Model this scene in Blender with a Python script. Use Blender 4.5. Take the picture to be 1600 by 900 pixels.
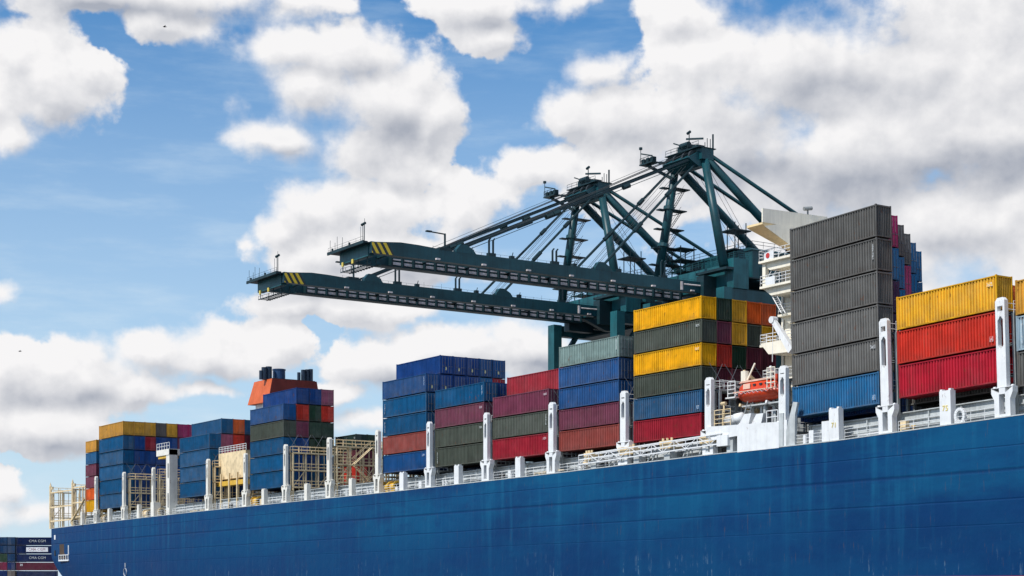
import bpy, math, random
from mathutils import Vector, Matrix
random.seed(7)
for o in list(bpy.data.objects): bpy.data.objects.remove(o)
scene = bpy.context.scene
R = math.radians

# ---------------------------------------------------------------- camera
# world frame = ship frame: +X towards the bow, +Y across the ship away from the camera, Z up, water at 0
FWD = Vector((-0.834, 0.552, 0)).normalized()
RIGHT = Vector((FWD.y, -FWD.x, 0))
F, HX, HY, ZC = 2645.0, 800.0, 915.0, 5.0
cam = bpy.data.cameras.new('camera'); camo = bpy.data.objects.new('camera', cam)
scene.collection.objects.link(camo); scene.camera = camo
camo.location = (0, 0, ZC)
camo.rotation_euler = (R(90), 0, math.atan2(FWD.y, FWD.x) - R(90))
cam.sensor_width = 36; cam.lens = 36 * F / 1600; cam.shift_y = (HY - 450) / 1600
cam.clip_start = 1; cam.clip_end = 20000

# ---------------------------------------------------------------- sun + exposure
SUN = Vector((0.045, -0.66, 0.75)).normalized()
sl = bpy.data.lights.new('sun', 'SUN'); sl.energy = 3.9; sl.angle = R(0.5); sl.color = (1, .965, .91)
so = bpy.data.objects.new('sun', sl); scene.collection.objects.link(so)
so.rotation_euler = SUN.to_track_quat('Z', 'Y').to_euler(); so.location = (0, -50, 200)
scene.view_settings.view_transform = 'Standard'; scene.view_settings.look = 'None'
scene.view_settings.exposure = 0; scene.view_settings.gamma = 1
scene.render.engine = 'CYCLES'; scene.cycles.max_bounces = 4; scene.cycles.diffuse_bounces = 2; scene.cycles.glossy_bounces = 2

# ---------------------------------------------------------------- node helpers
class NT:
    def __init__(s, tree): s.t = tree; s.n = tree.nodes; s.l = tree.links
    def node(s, typ, **kw):
        n = s.n.new(typ)
        for k, v in kw.items(): setattr(n, k, v)
        return n
    def put(s, sock, v):
        if hasattr(v, 'is_linked') or isinstance(v, bpy.types.NodeSocket): s.l.new(v, sock)
        else: sock.default_value = v
    def math(s, op, a, b=None, c=None, clamp=False):
        n = s.n.new('ShaderNodeMath'); n.operation = op; n.use_clamp = clamp
        s.put(n.inputs[0], a)
        if b is not None: s.put(n.inputs[1], b)
        if c is not None: s.put(n.inputs[2], c)
        return n.outputs[0]
    def vec(s, op, a, b=None):
        n = s.n.new('ShaderNodeVectorMath'); n.operation = op
        s.put(n.inputs[0], a)
        if b is not None: s.put(n.inputs[1], b)
        return n.outputs['Value'] if op in ('LENGTH', 'DOT_PRODUCT') else n.outputs['Vector']
    def xyz(s, x, y, z=0.0):
        n = s.n.new('ShaderNodeCombineXYZ')
        for i, v in enumerate((x, y, z)): s.put(n.inputs[i], v)
        return n.outputs[0]
    def sep(s, v):
        n = s.n.new('ShaderNodeSeparateXYZ'); s.l.new(v, n.inputs[0]); return n.outputs
    def noise(s, v, scale, detail=4, rough=.55, lac=2.0):
        n = s.n.new('ShaderNodeTexNoise'); s.put(n.inputs['Vector'], v)
        n.inputs['Scale'].default_value = scale; n.inputs['Detail'].default_value = detail
        n.inputs['Roughness'].default_value = rough; n.inputs['Lacunarity'].default_value = lac
        return n.outputs
    def rng(s, v, a, b, c=0.0, d=1.0, smooth=True):
        n = s.n.new('ShaderNodeMapRange'); n.interpolation_type = 'SMOOTHSTEP' if smooth else 'LINEAR'
        s.put(n.inputs[0], v)
        for i, k in enumerate((a, b, c, d)): s.put(n.inputs[i + 1], k)
        return n.outputs[0]
    def mix(s, f, a, b, mode='MIX'):
        n = s.n.new('ShaderNodeMix'); n.data_type = 'RGBA'; n.blend_type = mode
        s.put(n.inputs[0], f)
        for i, v in ((6, a), (7, b)):
            if isinstance(v, (tuple, list)) and len(v) == 3: v = (*v, 1)
            s.put(n.inputs[i], v)
        return n.outputs[2]

# ---------------------------------------------------------------- sky: daylight with drifting cumulus
GROW = .99
def cloud_uv(px, py):
    u = math.atan((px - HX) / F); return u, (HY - py) / F * math.cos(u)
CLOUDS = [ # centre x, y, radius x, y, weight
 (60,130,125,85,1),(-30,150,120,90,1),(128,112,58,42,1),(20,85,55,50,1),(20,195,55,34,1),
 (150,-5,190,38,1),(300,0,190,48,1),(262,40,80,30,.8),(440,-8,120,26,.8),
 (465,75,100,50,1),(560,82,120,60,1),(600,150,130,90,1.1),(685,180,60,60,1.1),(580,225,110,60,1),
 (440,217,95,44,1),(490,135,90,60,1),(610,262,80,40,.8),
 (740,5,125,45,1),(765,62,62,38,1),(890,0,70,24,.7),
 (495,320,100,52,1),(600,318,115,62,1),(715,320,100,58,1),(440,350,62,38,1),(520,385,135,65,1),
 (620,400,150,60,1),(450,470,85,30,.9),(580,475,140,34,.9),(380,374,34,18,.3),
 (372,155,34,22,.25),
 (335,548,125,66,1),(425,540,66,50,1),(240,540,80,34,1),
 (120,585,130,70,1),(10,580,80,70,1),(200,598,48,32,1),(8,456,36,30,1),
 (60,668,140,50,1),(190,680,120,30,.8),(15,760,55,40,1),(60,800,120,26,.7),
 (600,566,125,54,1),(700,545,100,46,1),(820,545,130,56,1),(330,615,75,20,.8),(520,618,70,30,.9),(570,660,70,28,.9),
 (930,640,300,60,.6),(300,700,120,30,.6),
 (985,185,140,85,1),(1090,90,150,72,1),(1250,110,240,130,1),(1460,90,260,150,1),(1340,250,310,130,1),
 (990,285,150,60,1),(880,190,70,40,.9),(1500,360,300,130,1),(1150,210,210,110,1),(940,100,70,40,.9),
 (1060,25,90,40,.8),(840,265,90,32,.8),(1280,380,200,60,.8),(1500,480,300,80,.9),(1080,330,90,40,.5),
 (1600,440,160,60,.8)]
SHADES = [ # thick, shadowed bases and middles of the same clouds
 (610,215,95,48,.8),(565,112,95,28,.5),(470,155,60,26,.4),(80,190,110,34,.5),(230,18,260,26,.8),(450,232,60,12,.4),
 (1160,190,190,60,.75),(1330,140,150,60,.8),(1340,285,330,75,1.0),(1560,255,160,60,.7),(1130,268,220,36,.6),(1480,385,160,30,.5),
 (480,470,150,40,1.0),(610,420,170,34,.5),(470,385,60,20,.3),(110,625,150,30,.6),(330,590,110,30,.5),(640,592,170,34,.6),(80,695,160,28,.45),
 (760,40,90,22,.45),(1000,215,120,40,.35),(940,320,130,20,.4),(1420,60,60,50,.5),(820,575,160,24,.6)]
def cloud_group(name, blobs, mode):
    g = bpy.data.node_groups.new(name, 'ShaderNodeTree')
    g.interface.new_socket('P', in_out='INPUT', socket_type='NodeSocketVector')
    g.interface.new_socket('D', in_out='OUTPUT', socket_type='NodeSocketFloat')
    q = NT(g); gi = g.nodes.new('NodeGroupInput'); go = g.nodes.new('NodeGroupOutput')
    P = gi.outputs[0]
    if mode == 'cloud':
        w = q.noise(P, 15, 5, .62)[1]
        w = q.vec('MULTIPLY', q.vec('SUBTRACT', w, (.5, .5, .5)), (.040, .030, 0))
    else:
        w = q.noise(P, 30, 3, .5)[1]
        w = q.vec('MULTIPLY', q.vec('SUBTRACT', w, (.5, .5, .5)), (.03, .018, 0))
    Q = q.vec('ADD', P, w)
    acc = None
    for (x, y, rx, ry, wt) in blobs:
        u, v = cloud_uv(x, y); ru, rv = rx * GROW / F, ry * GROW / F
        d = q.vec('MULTIPLY', q.vec('SUBTRACT', Q, (u, v, 0)), (1 / ru, 1 / rv, 0))
        ln = q.vec('LENGTH', d)
        k = q.math('MULTIPLY_ADD', ln, -wt, wt)       # weight at the centre, 0 at the rim
        if acc is None: acc = k
        elif mode == 'cloud': acc = q.math('SMOOTH_MAX', acc, k, .35)
        else: acc = q.math('ADD', q.math('MAXIMUM', acc, 0), q.math('MAXIMUM', k, 0))
    if mode == 'cloud':
        acc = q.math('MAXIMUM', acc, -1.0)
        n1 = q.noise(P, 20, 8, .56)[0]
        vn = g.nodes.new('ShaderNodeTexVoronoi'); vn.feature = 'F1'; q.put(vn.inputs['Vector'], q.vec('ADD', P, q.vec('MULTIPLY', w, (.35,.35,0))))
        vn.inputs['Scale'].default_value = 34; vn.inputs['Detail'].default_value = 2; vn.inputs['Roughness'].default_value = .55
        vn.normalize = True
        bil = q.math('SUBTRACT', .36, vn.outputs['Distance'])
        acc = q.math('ADD', acc, q.math('MULTIPLY', q.math('SUBTRACT', n1, .5), 2.0))
        acc = q.math('ADD', acc, q.math('MULTIPLY', bil, .8))
    g.links.new(acc, go.inputs[0])
    return g
world = bpy.data.worlds.new('World'); scene.world = world; world.use_nodes = True
wt = world.node_tree; wt.nodes.clear(); W = NT(wt)
tc = wt.nodes.new('ShaderNodeTexCoord')
sky = wt.nodes.new('ShaderNodeTexSky'); sky.sky_type = 'NISHITA'; sky.sun_disc = False
sky.sun_elevation = math.asin(SUN.z); sky.sun_rotation = math.atan2(SUN.x, SUN.y)
sky.altitude = 0; sky.air_density = 1.0; sky.dust_density = .35; sky.ozone_density = 3.0
D = tc.outputs['Generated']
sx_, sy_, sz_ = W.sep(D)
dr = W.vec('DOT_PRODUCT', D, tuple(RIGHT)); df = W.vec('DOT_PRODUCT', D, tuple(FWD))
az = W.math('ARCTAN2', dr, df)
hor = W.math('SQRT', W.math('ADD', W.math('MULTIPLY', dr, dr), W.math('MULTIPLY', df, df)))
el = W.math('DIVIDE', sz_, W.math('MAXIMUM', hor, .05))
P0 = W.xyz(az, el, 0.0)
cg = cloud_group('cloud_density', CLOUDS, 'cloud'); sg = cloud_group('cloud_shade', SHADES, 'shade')
def grp(g, P):
    n = wt.nodes.new('ShaderNodeGroup'); n.node_tree = g; W.put(n.inputs[0], P); return n.outputs[0]
d0 = grp(cg, P0)
d1 = grp(cg, W.vec('ADD', P0, (-.005, .010, 0)))
shz = grp(sg, P0)
# clouds beyond the framed part of the sky
far = W.noise(W.vec('MULTIPLY', D, (1, 1, 1.6)), 3.2, 8, .58)[0]
farm = W.rng(far, .44, .60)
inside = W.math('MULTIPLY', W.rng(W.math('ABSOLUTE', az), .36, .5, 1, 0), W.rng(el, .36, .5, 1, 0))
soft = W.rng(W.noise(P0, 9, 2, .5)[0], .35, .65, .10, .8)
mask0 = W.rng(d0, .0, soft)
mask = W.math('ADD', W.math('MULTIPLY', mask0, inside), W.math('MULTIPLY', farm, W.math('SUBTRACT', 1, inside)))
relief = W.math('SUBTRACT', d0, d1)
lit = W.math('MULTIPLY_ADD', W.math('MINIMUM', W.math('MAXIMUM', relief, -.55), .45), .74, .86)
lit = W.math('SUBTRACT', lit, W.math('MULTIPLY', W.rng(d0, .2, 1.9), .26))
lit = W.math('SUBTRACT', lit, W.math('MULTIPLY', W.rng(shz, -.1, 1.1), .76))
lit = W.math('ADD', lit, W.math('MULTIPLY', W.math('SUBTRACT', W.noise(W.vec('ADD', P0, (3.1, 1.7, 0)), 11, 4, .5)[0], .5), .8), clamp=True)
K = 1 / .1
ccol = W.mix(lit, (.40 * K, .43 * K, .50 * K), (.93 * K, .92 * K, .925 * K))
# thin milky veil towards the horizon and streaks of cirrus
veil = W.rng(el, .02, .35, .88, .0, False)
st = W.noise(W.vec('MULTIPLY', P0, (9, 40, 0)), 1.0, 6, .6)[0]
veil = W.math('ADD', veil, W.math('MULTIPLY', W.rng(st, .45, .75), .22), clamp=True)
skyc = W.mix(1.0, sky.outputs[0], (.50, 1.04, 1.36), 'MULTIPLY')
skyc = W.mix(veil, skyc, (.66 * K, .79 * K, .90 * K))
col = W.mix(mask, skyc, ccol)
bg = wt.nodes.new('ShaderNodeBackground'); bg.inputs['Strength'].default_value = .1
wt.links.new(col, bg.inputs['Color'])
wo = wt.nodes.new('ShaderNodeOutputWorld'); wt.links.new(bg.outputs[0], wo.inputs['Surface'])
world.cycles.sampling_method = 'MANUAL'; world.cycles.sample_map_resolution = 512

# ---------------------------------------------------------------- materials
def mat(name, col=(.5,.5,.5), rough=.5, metal=0.0, grime=.18, streak=.15, rust=0.0, scale=.6, objcol=False, spec=.4):
    m = bpy.data.materials.new(name); m.use_nodes = True; q = NT(m.node_tree)
    b = m.node_tree.nodes['Principled BSDF']
    tc = q.node('ShaderNodeTexCoord'); oi = q.node('ShaderNodeObjectInfo')
    off = q.vec('MULTIPLY', q.xyz(oi.outputs['Random'], q.math('MULTIPLY', oi.outputs['Random'], 7.3), oi.outputs['Random']), (37, 11, 53))
    P = q.vec('ADD', tc.outputs['Object'], off)
    base = oi.outputs['Color'] if objcol else (*col, 1)
    n1 = q.noise(P, scale, 5, .6)[0]
    f = q.rng(n1, .3, .72, 1 + grime * .5, 1 - grime)
    s1 = q.noise(q.vec('MULTIPLY', P, (3.2, 3.2, .16)), 1.0, 4, .65)[0]
    f = q.math('MULTIPLY', f, q.rng(s1, .42, .75, 1.04, 1 - streak))
    if objcol: f = q.math('MULTIPLY', f, q.rng(oi.outputs['Random'], 0, 1, .88, 1.1, False))
    c = q.mix(1.0, base, q.xyz(f, f, f), 'MULTIPLY')
    if objcol:   # every box weathers by its own amount; dirt gathers low on the panels
        zz0 = q.sep(tc.outputs['Object'])[2]
        d0 = q.math('MULTIPLY', q.rng(zz0, .95, .1, 0, .34), q.rng(q.noise(P, 1.1, 4, .6)[0], .35, .62))
        c = q.mix(d0, c, (.06, .045, .035))
        wn = q.math('MULTIPLY', q.rng(q.math('FRACT', q.math('MULTIPLY', oi.outputs['Random'], 17.3)), .25, 1, 0, .13), q.rng(q.noise(P, .8, 5, .65)[0], .35, .7, .4, 1))
        c = q.mix(wn, c, (.40, .39, .37))
    if objcol:   # sun-bleached paint
        fade = q.math('MULTIPLY', q.rng(q.noise(P, .35, 3)[0], .45, .8), .05)
        c = q.mix(fade, c, (.42, .42, .40))
    if rust:
        r1 = q.noise(q.vec('MULTIPLY', P, (1, 1, .45)), 2.1, 7, .72)[0]
        c = q.mix(q.math('MULTIPLY', q.rng(r1, .60, .70), rust), c, (.16, .06, .025))
        r2 = q.noise(q.vec('MULTIPLY', P, (4.5, 4.5, .3)), 1.0, 4, .6)[0]
        c = q.mix(q.math('MULTIPLY', q.rng(r2, .63, .76), rust * .55), c, (.20, .10, .05))
    q.put(b.inputs['Base Color'], c)
    q.put(b.inputs['Roughness'], q.rng(n1, .2, .8, rough - .08, rough + .12, False))
    b.inputs['Metallic'].default_value = metal
    b.inputs['Specular IOR Level'].default_value = spec
    return m
PAINT = mat('container paint', rough=.62, grime=.2, streak=.26, rust=.8, objcol=True, spec=.16)
ENDPAINT = PAINT
WHITE = mat('white ship paint', (.78,.79,.79), .45, grime=.08, streak=.05, rust=.5, scale=.8)
CREAM = mat('cream weathered steel', (.80,.63,.38), .6, grime=.25, streak=.25, rust=.75, scale=.9)
CREAMW = mat('cream white house paint', (.88,.82,.68), .5, grime=.08, streak=.08, rust=.15)
GREYS = mat('grey deck steel', (.30,.32,.32), .6, grime=.25, streak=.25, rust=.4)
LGREY = mat('light grey coaming paint', (.52,.55,.55), .55, grime=.2, streak=.25, rust=.35)
DARK = mat('dark steel', (.03,.03,.032), .6, grime=.3)
BLACKB = mat('black rubber', (.012,.012,.013), .7)
YEL = mat('yellow fitting paint', (.72,.43,.05), .5, grime=.2, rust=.4)
PALEY = mat('pale yellow numeral paint', (.80,.62,.12), .5)
TEAL = mat('dark teal crane paint', (.006,.062,.078), .42, grime=.3, streak=.25, scale=.25, rust=.08)
TEAL2 = mat('mid teal crane paint', (.012,.105,.125), .45, grime=.3, streak=.3, scale=.3, rust=.12)
TEALD = mat('deep teal walkway steel', (.006,.03,.038), .5, grime=.3)
CABLE = mat('wire rope', (.05,.06,.065), .5, metal=.5)
RAIL = mat('worn galvanised rail', (.74,.66,.64), .45, grime=.3, scale=1.2)
GLASS = mat('dark window glass', (.01,.014,.018), .12, grime=0, streak=0, spec=.7)
ORANGE = mat('orange funnel paint', (.62,.12,.03), .5, grime=.12, streak=.12)
LBO = mat('orange red lifeboat fibreglass', (.62,.055,.012), .34, grime=.15, streak=.2, spec=.5)
LBT = mat('pale lifeboat roof', (.80,.50,.38), .4, grime=.15)
PIPE = mat('blue black exhaust pipe', (.012,.03,.06), .45, grime=.3)
FBLUE = mat('deep blue funnel drum', (.01,.05,.14), .45, grime=.2)
WTXT = mat('white lettering paint', (.75,.77,.8), .5)
REDTXT = mat('red lettering panel', (.55,.04,.04), .5)
# hull: blue above, red boot topping below, plate seams, rub marks, drips
def hull_mat():
    m = bpy.data.materials.new('blue hull paint'); m.use_nodes = True; q = NT(m.node_tree); b = m.node_tree.nodes['Principled BSDF']
    g = q.node('ShaderNodeNewGeometry'); P = g.outputs['Position']; x, y, z = q.sep(P)
    n1 = q.noise(q.vec('MULTIPLY', P, (.035, .1, .12)), 1, 6, .62)[0]
    n2 = q.noise(q.vec('MULTIPLY', P, (.8, .8, .05)), 1, 5, .6)[0]
    n3 = q.noise(q.vec('MULTIPLY', P, (.25, .3, .9)), 1, 5, .6)[0]
    c = q.mix(q.rng(n1, .36, .62), (.0004, .034, .118), (.0010, .078, .185))
    # the stern third grades to a deeper blue
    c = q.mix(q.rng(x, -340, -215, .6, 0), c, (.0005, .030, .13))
    c = q.mix(q.math('MULTIPLY', q.rng(n2, .48, .75), .6), c, (.006, .115, .235))
    c = q.mix(q.math('MULTIPLY', q.rng(n3, .5, .8), .6), c, (.0006, .034, .125))
    # horizontal plate seams following the sheer, vertical butts
    sh = q.math('MULTIPLY', q.math('MULTIPLY_ADD', x, 1 / 110, 3.2), .55)
    zz_ = q.math('SUBTRACT', z, sh)
    wob = q.math('MULTIPLY', q.math('SUBTRACT', q.noise(q.vec('MULTIPLY', P, (.3, .3, .3)), 1, 3)[0], .5), .09)
    zw = q.math('ADD', zz_, wob)
    seam = None
    for (h, w, s) in ((16.1, .05, .5), (14.0, .13, .62), (11.4, .07, .5), (9.2, .05, .3)):
        k = q.math('MULTIPLY', q.rng(q.math('ABSOLUTE', q.math('SUBTRACT', zw, h)), 0, w * 2, 1, 0), s)
        seam = k if seam is None else q.math('MAXIMUM', seam, k)
    vb = q.math('ABSOLUTE', q.math('SUBTRACT', q.math('FRACT', q.math('MULTIPLY', x, 1 / 11.7)), .5))
    vb = q.math('MULTIPLY', q.rng(vb, 0, .006, 1, 0), q.rng(n1, .42, .6, .0, .3))
    seam = q.math('MAXIMUM', seam, vb)
    c = q.mix(seam, c, (.0006, .022, .09))
    # darker band between the two main seams and blotchy repainted plates
    pl = q.noise(q.vec('MULTIPLY', q.xyz(q.math('FLOOR', q.math('MULTIPLY', x, 1 / 11.7)), 0.0, q.math('FLOOR', q.math('MULTIPLY', zz_, .42))), (.73, 1, .61)), 1.0, 0)[0]
    c = q.mix(q.math('MULTIPLY', q.rng(pl, .42, .62), .22), c, (.0008, .04, .15))
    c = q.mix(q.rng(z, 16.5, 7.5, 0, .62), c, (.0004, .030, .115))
    # pale fender rubs low on the side
    rb = q.noise(q.vec('MULTIPLY', P, (1.6, 1, .16)), 1.3, 6, .75)[0]
    cl = q.noise(q.vec('MULTIPLY', P, (.06, 1, .02)), 1, 2)[0]
    rm = q.math('MULTIPLY', q.rng(rb, .55, .72), q.math('MULTIPLY', q.rng(z, 6.1, 10.5, 1, 0), q.rng(cl, .44, .54)))
    rm = q.math('MULTIPLY', rm, q.rng(q.noise(P, 1.7, 3)[0], .42, .6))
    c = q.mix(q.math('MULTIPLY', rm, .55), c, (.22, .34, .42))
    # long scrape marks
    sc = q.noise(q.vec('MULTIPLY', P, (.05, .2, 2.6)), 1.0, 8, .8)[0]
    c = q.mix(q.math('MULTIPLY', q.rng(sc, .64, .72), .3), c, (.05, .22, .38))
    # a little rust below the deck edge
    ru = q.noise(q.vec('MULTIPLY', P, (2.4, 1, .3)), 1, 5, .7)[0]
    c = q.mix(q.math('MULTIPLY', q.rng(ru, .60, .72), .5), c, (.10, .07, .05))
    boot = q.rng(q.math('ADD', z, wob), 5.86, 5.90, 1, 0)
    c = q.mix(boot, c, (.24, .022, .02))
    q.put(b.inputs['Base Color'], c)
    q.put(b.inputs['Roughness'], q.rng(n1, .3, .7, .5, .7)); b.inputs['Specular IOR Level'].default_value = .15
    bp = q.node('ShaderNodeBump'); bp.inputs['Distance'].default_value = .22; bp.inputs['Strength'].default_value = .4
    hb = q.math('ADD', q.math('ADD', q.noise(q.vec('MULTIPLY', P, (.55, .4, .4)), 1, 3)[0], q.math('MULTIPLY', q.math('ABSOLUTE', q.math('SINE', q.math('MULTIPLY', x, 1.12))), .13)), q.math('MULTIPLY', seam, -.6))
    q.put(bp.inputs['Height'], hb); q.put(b.inputs['Normal'], bp.outputs[0])
    return m
HULL = hull_mat()
def stripe_mat():
    m = bpy.data.materials.new('hazard stripe paint'); m.use_nodes = True; q = NT(m.node_tree); b = m.node_tree.nodes['Principled BSDF']
    g = q.node('ShaderNodeTexCoord'); x, y, z = q.sep(g.outputs['Object'])
    t = q.math('FRACT', q.math('MULTIPLY', q.math('ADD', y, q.math('MULTIPLY', z, .62)), 1 / 1.08))
    c = q.mix(q.math('LESS_THAN', t, .52), (.02, .03, .03), (.80, .55, .03))
    q.put(b.inputs['Base Color'], c); b.inputs['Roughness'].default_value = .5
    return m
STRIPE = stripe_mat()

# ---------------------------------------------------------------- mesh helpers
class M:
    def __init__(s): s.v = []; s.f = []
    def add(s, vs, fs):
        k = len(s.v); s.v += [tuple(p) for p in vs]; s.f += [tuple(i + k for i in f) for f in fs]; return s
    def box(s, x0, x1, y0, y1, z0, z1):
        return s.add([(x0,y0,z0),(x1,y0,z0),(x1,y1,z0),(x0,y1,z0),(x0,y0,z1),(x1,y0,z1),(x1,y1,z1),(x0,y1,z1)],
              [(0,3,2,1),(4,5,6,7),(0,1,5,4),(1,2,6,5),(2,3,7,6),(3,0,4,7)])
    def beam(s, p, q, w, h=None, up=(0,0,1), w2=None, h2=None):
        p, q = Vector(p), Vector(q); d = (q - p).normalized(); h = h or w; w2 = w2 or w; h2 = h2 or h
        a = d.cross(Vector(up)); a = a.normalized() if a.length > 1e-4 else Vector((1,0,0)); b = a.cross(d).normalized()
        vs = [c + a * (sx * ww / 2) + b * (sz * hh / 2) for c, ww, hh in ((p, w, h), (q, w2, h2)) for sx, sz in ((-1,-1),(1,-1),(1,1),(-1,1))]
        return s.add(vs, [(0,1,2,3),(7,6,5,4),(0,4,5,1),(1,5,6,2),(2,6,7,3),(3,7,4,0)])
    def tube(s, p, q, r, n=6, r2=None):
        p, q = Vector(p), Vector(q); d = (q - p).normalized(); r2 = r if r2 is None else r2
        a = d.cross(Vector((0,0,1))); a = a.normalized() if a.length > 1e-4 else Vector((1,0,0)); b = a.cross(d)
        vs = []
        for c, rr in ((p, r), (q, r2)):
            for i in range(n):
                t = 2 * math.pi * i / n; vs.append(c + a * math.cos(t) * rr + b * math.sin(t) * rr)
        fs = [(i, (i + 1) % n, n + (i + 1) % n, n + i) for i in range(n)] + [tuple(range(n))[::-1], tuple(range(n, 2 * n))]
        return s.add(vs, fs)
    def prism(s, poly, axis, a, b):   # poly in the two other axes, extruded a..b along axis
        n = len(poly)
        def pt(u, v, w): return {'x': (w, u, v), 'y': (u, w, v), 'z': (u, v, w)}[axis]
        return s.add([pt(u, v, a) for u, v in poly] + [pt(u, v, b) for u, v in poly],
              [tuple(range(n))[::-1], tuple(range(n, 2 * n))] + [(i, (i + 1) % n, n + (i + 1) % n, n + i) for i in range(n)])
    def rail(s, pts, h=1.05, step=1.6, r=.028, mids=2, post=None):
        pts = [Vector(p) for p in pts]
        for p, q in zip(pts, pts[1:]):
            L = (q - p).length; n = max(1, int(L / step))
            for i in range(n + 1):
                c = p.lerp(q, i / n); s.tube(c, c + Vector((0,0,h)), post or r, 4)
            for k in range(mids + 1):
                z = Vector((0, 0, h * (k + 1) / (mids + 1))); s.tube(p + z, q + z, r, 4)
        return s
    def ladder(s, p, q, w=.5, side=(1,0,0), r=.03, step=.4):
        p, q, sd = Vector(p), Vector(q), Vector(side) * w / 2
        s.tube(p - sd, q - sd, r, 4); s.tube(p + sd, q + sd, r, 4)
        n = int((q - p).length / step)
        for i in range(1, n): c = p.lerp(q, i / n); s.tube(c - sd, c + sd, r * .7, 4)
        return s
def link(o): scene.collection.objects.link(o); return o
def mesh(name, m, mt, smooth=False):
    me = bpy.data.meshes.new(name); me.from_pydata(m.v, [], m.f); me.materials.append(mt)
    if smooth: me.polygons.foreach_set('use_smooth', [True] * len(me.polygons))
    me.update(); return me
def clusters(m):
    n = len(m.v); par = list(range(n))
    def fd(i):
        while par[i] != i: par[i] = par[par[i]]; i = par[i]
        return i
    for f in m.f:
        for i in f[1:]: par[fd(i)] = fd(f[0])
    comp = {}
    for i in range(n): comp.setdefault(fd(i), []).append(i)
    bb = []
    for ids in comp.values():
        ps = [m.v[i] for i in ids]; bb.append([set(ids), [min(p[k] for p in ps) - .2 for k in range(3)], [max(p[k] for p in ps) + .2 for k in range(3)]])
    if len(bb) > 260: return [m]
    ch = True
    while ch:
        ch = False; out = []
        for b in bb:
            for o_ in out:
                if all(b[1][k] <= o_[2][k] and o_[1][k] <= b[2][k] for k in range(3)):
                    o_[0] |= b[0]; o_[1] = [min(x, y) for x, y in zip(o_[1], b[1])]; o_[2] = [max(x, y) for x, y in zip(o_[2], b[2])]; ch = True; break
            else: out.append(b)
        bb = out
    if not 1 < len(bb) <= 9: return [m]
    res = []
    for b in sorted(bb, key=lambda b: -len(b[0])):
        r = M(); ids = sorted(b[0]); ix = {i: j for j, i in enumerate(ids)}
        r.v = [m.v[i] for i in ids]; r.f = [tuple(ix[i] for i in f) for f in m.f if f[0] in ix]; res.append(r)
    return res
def part(name, m, mt, parent, smooth=False, label=None):
    ms = clusters(m); o = part1(name, ms[0], mt, parent, smooth, label)
    for r in ms[1:]: part1(name, r, mt, parent, smooth, label)
    return o
def part1(name, m, mt, parent, smooth=False, label=None):
    """mesh given in world coordinates, parented to an unrotated unscaled thing or part"""
    o = link(bpy.data.objects.new(name, mesh(name, m, mt, smooth)))
    o.parent = parent
    p = parent; off = Vector((0,0,0))
    while p is not None: off += p.location; p = p.parent
    o.location = -off
    if label: o['label'] = label
    return o
def thing(name, label, cat, loc=(0,0,0), group=None):
    o = link(bpy.data.objects.new(name, None)); o.location = loc; o.empty_display_size = .5
    o['label'] = label; o['category'] = cat
    if group: o['group'] = group
    return o
def single(name, label, cat, m, mt, group=None, smooth=False):
    o = link(bpy.data.objects.new(name, mesh(name, m, mt, smooth))); o['label'] = label; o['category'] = cat
    if group: o['group'] = group
    return o
def text_mesh(s, size, extrude=.004):
    c = bpy.data.curves.new('lettering', 'FONT'); c.body = s; c.size = size; c.extrude = extrude; c.align_x = 'CENTER'; c.align_y = 'CENTER'
    c.space_character = 1.05
    t = link(bpy.data.objects.new('lettering', c)); bpy.context.view_layer.update()
    me = bpy.data.meshes.new_from_object(t.evaluated_get(bpy.context.evaluated_depsgraph_get()))
    bpy.data.objects.remove(t); bpy.data.curves.remove(c); return me
# picture measurements turned into places in the ship's frame: D = distance of the plane y = D
def depth(px, D): return F / .834 * D / (px + 950)
def SX(px, D=119.0): return -(depth(px, D) - .552 * D) / .834
def SZ(px, py, D=119.0): return ZC + (HY - py) * depth(px, D) / F
EDGE = [(SX(x), SZ(x, y)) for x, y in ((75,826),(305,800),(500,780),(600,770),(858,741),(1100,712),(1300,690),(1450,669),(1600,648))]
EDGE = [(-363.5, EDGE[0][1])] + EDGE[1:] + [(EDGE[-1][0] + 60, EDGE[-1][1] + 1.6), (20, EDGE[-1][1] + 4)]
def deck(x):
    if x <= EDGE[0][0]: return EDGE[0][1]
    for (a, za), (b, zb) in zip(EDGE, EDGE[1:]):
        if x <= b: return za + (zb - za) * (x - a) / (b - a)
    return EDGE[-1][1]

# ---------------------------------------------------------------- setting: water, quay ground
w = M(); w.add([(-9000,-9000,0),(9000,-9000,0),(9000,9000,0),(-9000,9000,0)], [(0,1,2,3)])
wm = mat('harbour water', (.012,.03,.036), .08, grime=.1, streak=0, spec=.6)
q = NT(wm.node_tree); bp = q.node('ShaderNodeBump'); bp.inputs['Distance'].default_value = .4; bp.inputs['Strength'].default_value = .5
gg = q.node('ShaderNodeNewGeometry'); q.put(bp.inputs['Height'], q.noise(q.vec('MULTIPLY', gg.outputs['Position'], (.25,.5,1)), 1, 6, .6)[0])
q.put(wm.node_tree.nodes['Principled BSDF'].inputs['Normal'], bp.outputs[0])
o = link(bpy.data.objects.new('water', mesh('water', w, wm))); o['kind'] = 'structure'
g = M(); g.prism([(-8000,-3000),(-440,-3000),(-440,176),(1500,176),(1500,8000),(-8000,8000)], 'z', -2, 4)
gm = mat('quay concrete', (.24,.235,.22), .8, grime=.3, streak=0, scale=.05)
o = link(bpy.data.objects.new('quay_ground', mesh('quay_ground', g, gm))); o['kind'] = 'structure'
k = M(); k.box(-440.5,1500,175.4,176.3,3.0,4.3)
o = link(bpy.data.objects.new('quay_kerb', mesh('quay_kerb', k, gm))); o['kind'] = 'structure'

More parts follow.
